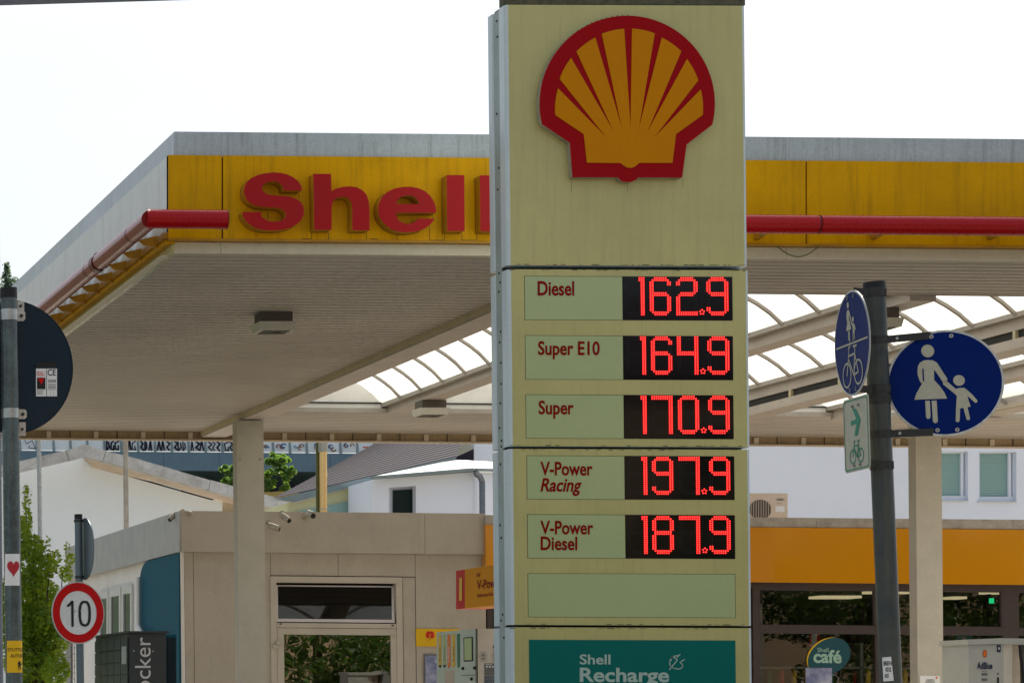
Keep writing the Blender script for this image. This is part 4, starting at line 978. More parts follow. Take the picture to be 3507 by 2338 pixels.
for k in range(5):
    c = cp(1415+k*75, 1140); m.face([P(c[0]+dx*4.2, c[1]+dy*4.2, ZP-0.006) for dx, dy in ((0,-1),(1,0),(0,1),(-1,0))])
m.pbox(*cp(1380, 1078), *cp(1550, 1092), ZP-0.006, 0.002, 0, 0); m.build('hazard_marks', M['paper'], bs)
m = MB(); m.pbox(*cp(1352, 1372), *cp(1900, 1700), ZP-0.004, 0.004, 0, 0); m.build('grey_sticker', M['drainpipe'], pump)
# lane sign above the pump
XL = 8.83
lane = thing('pump_lane_sign', (XL, 27.0, 2.2), 'yellow pump lane sign with red end marked 1 above the pump', 'sign')
za, zb_ = EYE+(2440-1948.6)*28.37/FPX*1.0, EYE+(2440-2081.8)*28.37/FPX
za = EYE+(2440-1948.6)*(XL*FPX/(1592+1500))/FPX; zb_ = EYE+(2440-2081.8)*(XL*FPX/(1592+1500))/FPX
Z1 = XL*FPX/(1592.4-VX); Z2 = XL*FPX/(1561.8-VX)
m = MB(); m.box((XL, 25.9, zb_), (XL+0.28, Z1, za)); m.build('yellow_box', M['laneyellow'], lane)
m = MB(); m.box((XL, Z1+0.002, zb_), (XL+0.28, Z2, za)); m.build('red_end', M['signred'], lane)
k2 = 2.613
def cw(x, y): return (850+x/k2, 1740+y/k2)
m = MB()
a, b = cw(1888, 620), cw(1913, 820); text(m, '1', a[0], b[0], a[1], b[1], lambda x, y: S(x, y, XL-0.004), 0.02, slope=-0.1); m.build('lane_number', M['yel'], lane)
m = MB()
for s, x0, x1, yt, yb in (('Shell', 2042, 2075, 577, 612), ('V-Power', 2045, 2262, 645, 724), ('Performance Fuels', 2050, 2190, 762, 796)):
    a, b = cw(x0, yt), cw(x1, yb); text(m, s, a[0], b[0], a[1], b[1], lambda x, y: S(x, y, XL-0.004), 0.02, slope=-0.13)
m.build('lane_lettering', M['labeltext'], lane)
m = MB(); m.box((XL+0.08, 26.6, ztop-0.02), (XL+0.2, 26.8, zb_+0.01)); m.box((XL+0.08, 26.6, 0), (XL+0.2, 26.8, ztop-0.02)); m.build('support', M['brown'], lane)

# ------------------------------------------------------------------ additive pump, right edge
ZA = 26.0
ad = thing('additive_pump', P(3380, 2440+1.15*FPX/ZA, ZA), 'light grey exhaust fluid pump with lid and number 9', 'fuel pump')
q5 = 5.779
def cq(x, y): return (3100+x/q5, 2150+y/q5)
m = MB(); pts = [cq(1255, 330), cq(1940, 310), cq(1948, 1086), cq(1262, 1086)]
pts[2] = (pts[2][0]+3, 2760); pts[3] = (pts[3][0]+3, 2760)
m.prism([P(x, y, ZA) for x, y in pts], (0, 0.5, 0)); m.build('body', M['pumpgrey'], ad)
m = MB(); m.prism([P(3436.2, 2203.5, ZA+0.001), P(3467, 2203.6, ZA+0.001), P(3468, 2760, ZA+0.001), P(3440, 2760, ZA+0.001)], (0, 0.45, 0)); m.build('corner_panel', M['pumpcream'], ad)
m = MB(); m.prism([P(3467.3, 2204, ZA+0.02), P(3492, 2206, ZA+0.06), P(3503, 2760, ZA+0.06), P(3468.5, 2760, ZA+0.02)], (0, 0.4, 0)); m.build('corner_return', M['verge'], ad)
m = MB(); a = [cq(1240, 222), cq(1880, 195), cq(2352, 202), cq(2700, 206), cq(2700, 330), cq(2250, 320), cq(1880, 312), cq(1245, 328)]
m.prism([P(x, y, ZA-0.02) for x, y in a], (0, 0.55, 0)); m.build('lid', M['pumpgrey'], ad)
m = MB(); m.pbox(*cq(1245, 318), *cq(1900, 326), ZA-0.004, 0.02, -0.005, 0); m.build('lid_shadow_gap', M['black'], ad)
hs = [P(3493, 2208, ZA-0.04), P(3496, 2245, ZA-0.05), P(3502, 2290, ZA-0.06), P(3508, 2350, ZA-0.07), P(3506, 2480, ZA-0.05)]
m = MB(); m.path(hs, 0.014, n=10); m.build('hose', M['black'], ad, smooth=True)
m = MB(); m.pbox(3514, 2209, 3700, 2760, ZA+0.05, 0.5, 0, 0); m.build('second_cabinet', M['pumpgrey'], ad)
m = MB(); c = cq(1578, 495); sc = 7.2
shp = [(c[0]+sc*math.cos(t)*0.98, c[1]+sc*1.65*math.sin(t)) for t in [R(a) for a in range(-215, 36, 12)]]+[(c[0]+5, c[1]+13.5), (c[0]-5, c[1]+13.5)]
m.face([P(x, y, ZA-0.003) for x, y in shp]); lgm = m.build('emblem', M['shred'], ad)
m = MB(); m.face([P(c[0]+(x-c[0])*0.82, c[1]+(y-c[1])*0.84, ZA-0.005) for x, y in shp]); m.build('emblem_field', M['orange'], lgm)
m = MB(); m.pbox(*cq(1820, 333), *cq(1892, 470), ZA-0.004, 0.004, 0, 0); np_ = m.build('number_plate', M['navy'], ad)
m = MB(); a, b = cq(1838, 370), cq(1872, 435); text(m, '9', a[0], b[0], a[1], b[1], lambda x, y: P(x, y, ZA-0.007), 0.01); m.build('number', M['paper'], np_)
m = MB(); a, b = cq(1425, 668), cq(1728, 802); text(m, 'AdBlue', a[0], b[0], a[1], b[1], lambda x, y: P(x, y, ZA-0.004), 0.03)
m.build('product_name', M['navy'], ad)
m = MB(); a, b = cq(1508, 835), cq(1628, 860); text(m, 'VON SHELL', a[0], b[0], a[1], b[1], lambda x, y: P(x, y, ZA-0.004), 0.01); m.build('maker_line', M['greytext'], ad)
for yy in (885, 990):
    m = MB(); a, b = cq(1515, yy), cq(1628, yy+48); m.pbox(a[0], a[1], b[0], b[1], ZA-0.003, 0.004, 0, 0); m.build('display_slot', M['greytext'], ad)
m = MB(); c = cq(1838, 898); m.face([P(x, y, ZA-0.003) for x, y in circle(c[0], c[1], 3, n=14)]); m.pbox(*cq(1822, 968), *cq(1858, 1200), ZA-0.003, 0.004, 0, 0); m.build('nozzle_slot', M['black'], ad)

# ------------------------------------------------------------------ parcel locker
XK, ZK = 6.11, 30.2; gk = FPX/ZK
lk = thing('parcel_locker', (XK, ZK, 0), 'dark grey parcel locker with small doors and white lettering on its end', 'parcel locker')
zt = EYE+(2440-2166)/gk
m = MB(); m.prism([P(443, 2167, ZK), P(569, 2165, ZK), P(572, 2802, ZK), P(446, 2802, ZK)], (0, 1.9, 0)); m.build('body', M['locker'], lk)
m = MB(); m.box((XK-0.03, ZK-0.03, zt), (XK+0.43, ZK+1.95, zt+0.02)); m.build('lid', M['locker'], lk)
ncol = 5; Zs = [ZK+0.02+1.86*i/ncol for i in range(ncol+1)]
for i in range(ncol):
    for j in range(8):
        z1 = zt-0.045-j*0.135
        m = MB(); m.box((XK-0.014, Zs[i]+0.012, z1-0.125), (XK-0.001, Zs[i+1]-0.008, z1)); m.build('locker_door', M['locker'], lk)
m = MB(); m.box((XK-0.018, Zs[0]+0.05, zt-0.33), (XK-0.0145, Zs[0]+0.3, zt-0.14)); m.build('instruction_plate', M['pumpgrey'], lk)
kk = 1.827
def ck(x, y): return (x/kk, 1480+y/kk)
v, f = text_mesh('locker', 0.0); mxx = max(p[0] for p in v); mny = min(p[1] for p in v); mxy = max(p[1] for p in v)
a = ck(845, 1280); b = ck(942, 1660)
m = MB(); m.add([P(b[0]+(a[0]-b[0])*(y/mxy), b[1]+(a[1]-b[1])*(x/mxx)+0, ZK-0.004) for x, y in v], f); m.build('lettering', M['lockertext'], lk)
m = MB()
for x, y in ((837, 1365), (957, 1367)): c = P(*ck(x, y), ZK-0.003); m.cyl(c, c+Vector((0, -0.006, 0)), 0.008, n=8)
m.build('screw', M['pumpgrey'], lk)
t = thing('advert_column', P(594, 2800, 30.9), 'dark teal box standing right behind the parcel locker', 'cabinet')
m = MB(); m.prism([P(571, 2172, 30.9), P(604, 2171, 30.9), P(606, 2800, 30.9), P(573, 2800, 30.9)], (0, 0.6, 0)); m.build('cabinet', M['tealwall'], t)
m = MB(); m.prism([P(573, 2182, 30.89), P(602, 2181, 30.89), P(604, 2790, 30.89), P(575, 2790, 30.89)], (0, 0.008, 0)); m.build('door', M['signback'], t)

# ------------------------------------------------------------------ 10 km/h sign
ZT = 19.3
tp = thing('speed_sign', P(280, 2440+1.15*FPX/ZT, ZT+0.04), 'round red ringed 10 sign on a slate post by the kiosk', 'traffic sign')
base = P(283, 2440+1.15*FPX/ZT, ZT+0.045); topp = P(268.5, 1772, ZT+0.045)
m = MB(); m.cyl(base, topp, 0.026, n=20); m.build('post', M['signpost'], tp, smooth=True)
m = MB(); c = P(268.3, 1760, ZT+0.045); m.cyl(topp-Vector((0,0,0.01)), c, 0.0275, n=20); m.build('post_cap', M['black'], tp, smooth=True)
def signframe(C, phi, lean=0.0):
    tx_ = Vector((math.cos(phi), -math.sin(phi), 0)); n_ = Vector((-math.sin(phi), -math.cos(phi), 0)); up = Vector((-lean, 0, 1))
    return lambda u, v, w=0.0: Vector(C)+tx_*u+up*v+n_*w
def disc(parent, fr, r, mface, mrim, mback, name='sign_disc', rimw=0.012):
    m = MB(); pf = [fr(r*math.cos(t), r*math.sin(t), 0) for t in [2*math.pi*i/56 for i in range(56)]]
    pb = [fr(r*math.cos(t), r*math.sin(t), -0.004) for t in [2*math.pi*i/56 for i in range(56)]]
    m.face(pf, 0); m.face(pb[::-1], 2)
    for i in range(56): j = (i+1) % 56; m.face([pf[j], pf[i], pb[i], pb[j]], 1)
    d = m.build(name, [mface, mrim, mback], parent)
    m = MB(); ringface(m, (0, 0), r-rimw, r, lambda u, v: fr(u, v, 0.002), 56); m.build('rim', mrim, d); return d
f10 = signframe(P(267.6, 2097, ZT), R(-23.5), 0.008); r10 = 106.7*ZT/FPX
d10 = disc(tp, f10, r10, M['signwhite'], M['signrim'], M['galv2'], rimw=0.004)
m = MB(); ringface(m, (0, 0), r10*0.70, r10*0.965, lambda u, v: f10(u, v, 0.0025), 56); m.build('red_ring', M['signred'], d10)
m = MB(); k = 0.42/2/0.42*r10*2/0.42*0.42
u = r10/106.7
def l10(x, y):   # crop pixels -> sign plane
    return f10(((x-489)/165.0)*r10, ((1127-y)/195.0)*r10, 0.0035)
v, f = text_mesh('1', 0.0)
for pl in ([(425,1085),(452,1058),(452,1210)],):
    for q in ribbon(pl, 15): m.face([l10(*p) for p in q])
oo = []; n = 40
for i in range(n):
    def sup(t, rx, ry): return (529+rx*abs(math.cos(t))**0.75*(1 if math.cos(t) >= 0 else -1), 1131+ry*abs(math.sin(t))**0.75*(1 if math.sin(t) >= 0 else -1))
    a, b = 2*math.pi*i/n, 2*math.pi*(i+1)/n
    m.face([l10(*sup(a, 23, 66)), l10(*sup(a, 39, 81)), l10(*sup(b, 39, 81)), l10(*sup(b, 23, 66))])
m.build('number', M['black'], d10)
m = MB()
for x in (467, 503): c = l10(x, 1117); m.cyl(c, c+(f10(0,0,0.006)-f10(0,0,0)), 0.005, n=8)
m.build('screw', M['galv2'], d10)
f11 = signframe(P(291, 1879, ZT+0.02), R(-96), 0.008)
d11 = disc(tp, f11, 106*ZT/FPX, M['signpost'], M['signpost'], M['signpost'], name='side_disc', rimw=0.006)
m = MB()
for y in (1783, 1975): c = P(268+0.02*(y-1783), y, ZT+0.045); m.cyl(c-Vector((0,0,0.008)), c+Vector((0,0,0.008)), 0.031, n=18); m.box(c+Vector((0.02,-0.01,-0.006)), c+Vector((0.05,0.01,0.006)))
m.build('clamp', M['darksteel'], tp)

# ------------------------------------------------------------------ sign seen from behind, left edge
ZL = 12.75; gl_ = FPX/ZL
tl = thing('sign_seen_from_behind', P(34, 2440+1.15*gl_, ZL), 'dark back of a round sign on a weathered galvanised post at the left edge', 'traffic sign')
rb = 0.0385
pb, pt = P(47.5, 2440+1.15*gl_, ZL), P(29, 1010, ZL)
pb = P(29+0.0148*(2440+1.15*gl_-1010), 2440+1.15*gl_, ZL)
m = MB(); m.cyl(pb, pt, rb, n=28); m.build('post', M['galv'], tl, smooth=True)
m = MB(); m.cyl(pt-Vector((0,0,0.015)), P(28.6, 986, ZL), rb+0.0015, rb+0.0005, n=28); m.build('post_cap', M['black'], tl, smooth=True)
fl_ = signframe(P(40, 1256, ZL+0.07), R(-15), 0.0)
rl = 228.5*(ZL+0.07)/FPX
db = disc(tl, fl_, rl, M['signback'], M['signback'], M['signback'], rimw=0.005)
for y0, y1 in ((1060, 1097), (1399, 1432)):
    xa = 29+0.0148*(y0-1010); c0_, c1_ = P(xa, y1, ZL), P(xa, y0, ZL)
    m = MB(); m.cyl(c0_, c1_, rb+0.003, n=28); cl = m.build('clamp_band', M['galv2'], tl, smooth=True)
    m = MB(); a = P(xa+29, y0+2, ZL+0.02); b = P(xa+57, y1+2, ZL+0.02)
    m.prism([Vector((a.x, a.y, a.z)), Vector((b.x-0.008, a.y, a.z)), Vector((b.x, a.y, a.z-0.01)), Vector((b.x, a.y, b.z+0.01)), Vector((b.x-0.008, a.y, b.z)), Vector((a.x, a.y, b.z))], (0, 0.006, 0)); lu = m.build('clamp_lug', M['galv2'], tl)
    c = P(xa+44, (y0+y1)/2+2, ZL+0.012); m = MB(); m.cyl(c, c+Vector((0, 0.012, 0)), 0.0085, n=6); m.build('bolt', M['darksteel'], lu)
for y0, y1, x0, x1 in ((1032, 1062, 60, 83), (1445, 1492, 66, 88)):
    m = MB(); m.pbox(x0, y0, x1, y1, ZL+0.04, 0.006, 0, 0); lu = m.build('clamp_lug', M['galv2'], tl)
    c = P((x0+x1)/2, (y0+y1)/2, ZL+0.03); m = MB(); m.cyl(c, c+Vector((0, 0.012, 0)), 0.007, n=6); m.build('bolt', M['darksteel'], lu)
# approval sticker on the back
def cb(x, y): return (x/2.904, 960+y/2.904)
def bk(px, py, w):                       # pixel -> plane of the sign back
    n_ = fl_(0, 0, 1)-fl_(0, 0, 0); C = fl_(0, 0, w); d = P(px, py, 1.0)-Vector((0, 0, EYE)); o_ = Vector((0, 0, EYE))
    t_ = (C-o_).dot(n_)/d.dot(n_); return o_+d*t_
def bq(m, x0, y0, x1, y1, w=0.004):
    a, b = cb(x0, y0), cb(x1, y1); m.face([bk(a[0], a[1], w), bk(b[0], a[1], w), bk(b[0], b[1], w), bk(a[0], b[1], w)])
m = MB(); bq(m, 358, 876, 567, 1152, 0.0035); stk = m.build('approval_sticker', M['paper'], db)
m = MB(); bq(m, 358, 812, 558, 874, 0.0035); m.build('sticker_top', M['black'], db)
m = MB(); bq(m, 368, 965, 452, 1080); bq(m, 461, 878, 466, 1152); bq(m, 470, 1083, 565, 1086); bq(m, 362, 1086, 458, 1088)
for k in range(4): bq(m, 478, 1030+k*13, 556, 1035+k*13)
for k in range(4): bq(m, 365, 1094+k*11, 430, 1097+k*11)
for x in (498, 530): bq(m, x, 1090, x+2, 1150)
for s, x0, x1, yt, yb in (('CE', 474, 556, 882, 944), ('2020', 476, 558, 986, 1012)):
    a, b = cb(x0, yt), cb(x1, yb); text(m, s, a[0], b[0], a[1], b[1], lambda x, y: bk(x, y, 0.005), 0.01)
m.build('sticker_print', M['black'], stk)
m = MB(); a, b = cb(376, 910), cb(440, 944); text(m, 'RAL', a[0], b[0], a[1], b[1], lambda x, y: bk(x, y, 0.005), 0.0)
for q in ribbon([cb(368, 905), cb(448, 905), cb(448, 948), cb(368, 948), cb(368, 905)], 0.8): m.face([bk(x, y, 0.005) for x, y in q])
m.face([bk(*cb(*p), 0.006) for p in ((378, 973), (443, 973), (410, 1037))]); m.build('sticker_red', M['signred'], stk)
# stickers wrapped round the post
def wrap(x0, x1, y0, y1, mat, name, par, off=0.0015, pz=ZL, fn=None, xc=None):
    m = MB(); n = 12
    def pt_(px, py):
        xcn = (29+0.0148*(py-1010)) if xc is None else xc(py)
        c = P(xcn, py, pz); r = (rb if xc is None else 0.0595)+off; s = max(-0.999, min(0.999, (px-xcn)*pz/FPX/r)); return c+Vector((r*s, -r*math.sqrt(1-s*s), 0))
    if fn is None:
        for i in range(n):
            a, b = x0+(x1-x0)*i/n, x0+(x1-x0)*(i+1)/n
            m.face([pt_(a, y0), pt_(b, y0), pt_(b, y1), pt_(a, y1)])
    return m, pt_
m, _ = wrap(15, 64, 1897, 2005, None, None, None); hsx = m.build('heart_sticker', M['paper'], tl)
_, pt_ = wrap(0, 1, 0, 1, None, None, None, off=0.0028)
m = MB(); hh = []
cx, cy, s = 41.5, 1945, 21
for i in range(40):
    t = 2*math.pi*i/40; hh.append((cx+s*math.sin(t)**3, cy-s*1.45*(13*math.cos(t)-5*math.cos(2*t)-2*math.cos(3*t)-math.cos(4*t))/16))
for i in range(40):
    j = (i+1) % 40
    for a_ in range(6):
        f0, f1 = a_/6, (a_+1)/6; L_ = lambda p, f: pt_(cx+(p[0]-cx)*f, cy+(p[1]-cy)*f)
        m.face([L_(hh[i], f0), L_(hh[i], f1), L_(hh[j], f1), L_(hh[j], f0)] if a_ else [pt_(cx, cy), L_(hh[i], f1), L_(hh[j], f1)])
m.build('heart', M['stick_heart'], hsx)
m = MB(); text(m, 'SCHÖN HIER', 18, 62, 1901, 1907, pt_, 0.01); text(m, 'H+B', 32, 50, 1990, 1997, pt_, 0.01); m.build('sticker_print', M['greytext'], hsx) if False else None
m, _ = wrap(21, 74, 2193, 2302, None, None, None); ys_ = m.build('yellow_sticker', M['yel'], tl)
m = MB(); text(m, 'STUTTG', 22.5, 73, 2218, 2229, pt_, 0.01); text(m, 'AUTOF', 31, 74, 2239, 2250, pt_, 0.01)
horse = [(60,2264),(64,2262),(68,2266),(66,2269),(69,2272),(72,2270),(72,2273),(68,2276),(66,2280),(68,2286),(70,2291),(67,2291),(65,2286),(62,2281),(61,2286),(62,2293),(59,2293),(58,2285),(58,2276),(56,2270)]
m.face([pt_(*p) for p in horse]); m.build('sticker_print', M['black'], ys_)

# ------------------------------------------------------------------ lamp post at the far left
t = thing('street_lamp_post', P(-8, 2700, 14.5), 'thin dark lamp post cut off by the left picture edge', 'lamp post')
m = MB(); m.cyl(P(-4, 2440+1.15*FPX/14.5, 14.5), P(-26, -160, 14.5), 0.034, 0.026, n=16); m.build('pole', M['drainpipe'], t, smooth=True)
m = MB(); m.cyl(P(-200, 12, 14.5), P(760, -16, 14.3), 0.020, n=14); m.build('arm', M['drainpipe'], t, smooth=True)

# ------------------------------------------------------------------ right sign post
ZR = 15.9; gr = FPX/ZR
rs = thing('path_sign_post', P(3062, 2440+1.15*gr, ZR), 'dark weathered sign post with blue footpath and cycle path signs', 'traffic sign')
xcp = lambda y: 2995.5+(y-1000)*0.0415
base = P(xcp(2440+1.15*gr), 2440+1.15*gr, ZR); tp_ = P(xcp(1000), 1000, ZR); rp_ = 0.058
m = MB(); m.cyl(base, tp_, rp_+0.002, rp_, n=32); m.build('post', M['postdark'], rs, smooth=True)
m = MB(); m.cyl(P(xcp(1002), 1002, ZR), P(xcp(966), 966, ZR), rp_+0.003, rp_+0.001, n=32); m.build('post_cap', M['black'], rs, smooth=True)
def clampR(y0, y1, name='clamp_band'):
    m = MB(); m.cyl(P(xcp(y1), y1, ZR), P(xcp(y0), y0, ZR), rp_+0.005, n=32); return m.build(name, M['darksteel'], rs, smooth=True)
for a in ((987, 1017), (1152, 1178), (1318, 1345), (1350, 1382), (1474, 1500), (1580, 1607)):
    clampR(*a)
m = MB()
for y in (1002, 1331, 1366, 1593): 
    c = P(xcp(y)+30, y, ZR-0.045); m.box(c+Vector((-0.006, -0.012, -0.022)), c+Vector((0.012, 0.01, 0.022)))
m.build('clamp_bolt', M['darksteel'], rs)
def arm(y, x1, y1, Z1):
    a = P(xcp(y), y, ZR-0.05); b = P(x1, y1, Z1); m = MB(); h = Vector((0, 0, 0.021)); d = Vector((0, 0.008, 0))
    m.prism([a+h, b+h, b-h, a-h], d); ar = m.build('sign_arm', M['darksteel'], rs)
    c = a+(b-a)*0.32; m = MB(); m.cyl(c+Vector((0, -0.008, 0)), c, 0.009, n=8); m.build('rivet', M['galv2'], ar)
arm(1165, 3215, 1145, ZR-0.06); arm(1486, 3215, 1478, ZR-0.06)
# blue footpath sign
fB = signframe(P(3236.5, 1311.5, ZR-0.08), R(20), 0.02); rB = 0.30
dB = disc(rs, fB, rB, M['signblue'], M['signrim'], M['galv2'], rimw=0.012)
def lB(x, y): return (((x-1560)/436.0)*rB, ((810-0.052*(x-1560)-y)/405.0)*rB)
woman = [(1357,720),(1361,685),(1378,655),(1408,639),(1440,635),(1475,639),(1500,653),(1520,682),(1545,725),(1578,777),(1572,800),(1552,808),(1537,792),(1505,742),(1480,708),(1480,788),(1520,832),(1555,885),(1573,927),(1330,940),(1345,892),(1370,850),(1397,803),(1385,815),(1372,795),(1358,750)]
legs = [[(1410,947),(1445,945),(1448,1070),(1440,1083),(1425,1085),(1414,1072)],[(1458,945),(1495,943),(1501,1100),(1492,1114),(1475,1116),(1464,1103)]]
child = [(1545,800),(1572,793),(1637,852),(1665,845),(1700,843),(1722,860),(1757,892),(1795,937),(1793,953),(1778,956),(1737,917),(1722,903),(1732,943),(1746,985),(1722,990),(1740,1078),(1730,1089),(1714,1086),(1692,997),(1668,1000),(1661,1098),(1647,1106),(1633,1098),(1637,1000),(1645,905),(1618,880),(1545,820)]
def picto(mb, mp_, w=0.003):
    for poly_ in [woman]+legs+[child]: mb.face([mp_(*p) for p in poly_])
    mb.face([mp_(*p) for p in circle(1436, 567, 48, n=28)]); mb.face([mp_(*p) for p in circle(1663, 788, 43, 41, n=28)])
m = MB(); picto(m, lambda x, y: fB(*lB(x, y), 0.0025)); pw = m.build('pedestrian_pictogram', M['signcream'], dB)
m = MB(); m.face([fB(*lB(x, y), 0.0035) for x, y in ((1393,700),(1403,702),(1406,800),(1395,797))]); m.build('arm_gap', M['signblue'], pw)
def bolts(par, fr, pts):
    for u, v in pts:
        m = MB(); m.cyl(fr(u, v, 0.001), fr(u, v, 0.006), 0.011, n=14, mi=0); m.cyl(fr(u, v, 0.006), fr(u, v, 0.009), 0.005, n=8, mi=1)
        m.build('bolt', [M['galv2'], M['darksteel']], par)
bolts(dB, fB, [lB(1465, 458), lB(1612, 450), lB(1497, 1170), lB(1643, 1163)])
# shared path sign, seen at a narrow angle
fC = signframe(P(2918.6, 1175, ZR-0.03), R(97), 0.03); rC = 0.297
dC = disc(rs, fC, rC, M['signblue'], M['signrim'], M['galv2'], rimw=0.010)
def mC(x, y):
    u, v = lB(x, y); return fC((u-0.01)*0.50*1.0-0.0, v*0.52+0.125, 0.0025)
m = MB(); picto(m, mC); m.build('pedestrian_pictogram', M['signcream'], dC)
m = MB(); q = ribbon([(-0.262, 0.0), (0.262, 0.0)], 0.010)[0]; m.face([fC(*p, 0.0025) for p in q]); m.build('dividing_line', M['signcream'], dC)
def bike(mb, mp_, w):
    for cx in (-0.095, 0.095):
        n = 28
        for i in range(n):
            a, b = 2*math.pi*i/n, 2*math.pi*(i+1)/n
            mb.face([mp_(cx+r*math.cos(t), -0.16+r*math.sin(t)) for r, t in ((0.062, a), (0.062+w, a), (0.062+w, b), (0.062, b))])
    for pl in ([(-0.095,-0.16),(-0.052,-0.03),(-0.06,-0.012),(-0.03,0.0)], [(-0.058,-0.055),(0.045,-0.05)], [(-0.062,-0.07),(0.018,-0.17)], [(0.052,-0.01),(0.018,-0.17)], [(0.018,-0.17),(0.095,-0.16)], [(0.095,-0.16),(0.043,-0.05)], [(0.02,-0.008),(0.078,-0.008)]):
        for q in ribbon(pl, w): mb.face([mp_(*p) for p in q])
m = MB(); bike(m, lambda u, v: fC(u, v-0.012, 0.0025), 0.011); m.build('bicycle_pictogram', M['signcream'], dC)
bolts(dC, fC, [(-0.05, 0.262), (0.05, 0.262), (-0.05, -0.262), (0.05, -0.262)])
# green arrow sign
fD = signframe(P(2932.9, 1485.7, ZR-0.03), R(95), 0.03); wD, hD = 0.19, 0.208
m = MB(); rr = 0.025; loop = []
for cx, cy, a0_ in ((wD-rr, hD-rr, 0), (-wD+rr, hD-rr, 90), (-wD+rr, -hD+rr, 180), (wD-rr, -hD+rr, 270)):
    for i in range(5): t = R(a0_+i*22.5); loop.append((cx+rr*math.cos(t), cy+rr*math.sin(t)))
slab(m, [loop], lambda u, v: fD(u, v, 0), lambda u, v: fD(u, v, -0.004)); dD = m.build('sign_plate', M['signcream'], rs)
m = MB(); k_ = 0.93; n = len(loop)
for i in range(n):
    j = (i+1) % n; m.face([fD(loop[i][0]*0.95, loop[i][1]*0.955, 0.002), fD(loop[j][0]*0.95, loop[j][1]*0.955, 0.002), fD(loop[j][0]*0.915, loop[j][1]*0.925, 0.002), fD(loop[i][0]*0.915, loop[i][1]*0.925, 0.002)])
arr = [(845,1008),(872,1010),(905,1095),(878,1215),(855,1217),(874,1120),(832,1138),(830,1105),(874,1088)]
m.face([fD((x-868)/102*0.19*1.05, (1200-0.244*(x-880)-y)/281*0.208, 0.0025) for x, y in arr])
bike(m, lambda u, v: fD(u*0.62, v*0.55-0.036, 0.0025), 0.014); m.build('arrow_and_bicycle', M['signgreen'], dD)
bolts(dD, fD, [(-0.04, 0.16), (0.05, 0.16), (-0.04, -0.175), (0.05, -0.175)])
for y in (1002, 1335, 1590):                            # short arms to the side signs
    a = P(xcp(y), y, ZR-0.04); b = P(2925+(10 if y > 1500 else 0), y-6, ZR-0.02); m = MB(); h = Vector((0, 0, 0.02)); m.prism([a+h, b+h, b-h, a-h], (0, 0.01, 0)); m.build('sign_arm', M['darksteel'], rs)
# stickers on the post
m, _ = wrap(3013, 3042, 2249, 2332, None, None, None, off=0.003, pz=ZR, xc=xcp)
m = MB(); _, pr_ = wrap(0, 1, 0, 1, None, None, None, off=0.004, pz=ZR, xc=xcp)
for i in range(8):
    a, b = i/8, (i+1)/8
    def sp(a_, top): x = (3013+22*a_) if top else (3017+26*a_); return pr_(x, (2250 if top else 2332)-2.5*a_)
    m.face([sp(a, True), sp(b, True), sp(b, False), sp(a, False)])
ps = m.build('white_sticker', M['paper'], rs)
_, pr2 = wrap(0, 1, 0, 1, None, None, None, off=0.006, pz=ZR, xc=xcp)
m = MB(); text(m, 'BEN', 3015.5, 3036, 2263, 2277, pr2, 0.02); text(m, '02', 3020, 3035, 2284, 2298, pr2, 0.02); text(m, 'AS', 3018, 3028, 2305, 2319, pr2, 0.02); m.build('sticker_print', M['black'], ps)
m = MB()
for y in (2253, 2327): m.face([pr2(3013.5, y), pr2(3036, y-2), pr2(3036, y-0.6), pr2(3013.5, y+1.4)])
m.build('sticker_lines', M['red'], ps)

# ------------------------------------------------------------------ air conditioner on the shop roof
ZC = 38.5
ac = thing('air_conditioner', P(2640, 1770, ZC), 'beige air conditioner unit on the shop roof right of the pylon', 'air conditioner')
m = MB(); m.pbox(2545, 1687, 2697.5, 1775, ZC, 0.35, 0.004, 0.0); m.build('casing', M['acbeige'], ac)
m = MB(); m.pbox(2543, 1685.5, 2699, 1689, ZC-0.01, 0.38, 0.004, 0.0); m.build('lid', M['gable'], ac)
m = MB(); m.face([P(x, y, ZC-0.004) for x, y in circle(2604, 1744, 38, 34, n=32)]); fan = m.build('fan', M['acdark'], ac)
m = MB()
for k in range(9): x = 2572+k*8.5; hh_ = 33*math.sqrt(max(0, 1-((x-2604)/39)**2)); m.pbox(x, 1744-hh_, x+1.4, 1744+hh_, ZC-0.012, 0.004, 0, 0)
m.build('grille', M['acbeige'], fan)
m = MB(); text(m, 'AERMEC', 2657.5, 2686, 1706, 1713, lambda x, y: P(x, y, ZC-0.004), 0.02, 0.2); text(m, 'inverter', 2660, 2677, 1721, 1724, lambda x, y: P(x, y, ZC-0.004), 0.0); m.build('lettering', M['greytext'], ac)
m = MB(); m.pbox(2656, 1732, 2687, 1752, ZC-0.004, 0.003, 0, 0); m.build('type_plate', M['paper'], ac)
m = MB()
for x in (2560, 2680): m.pbox(x, 1774, x+8, 1800, ZC+0.05, 0.25, 0, 0)
m.build('foot', M['acdark'], ac)

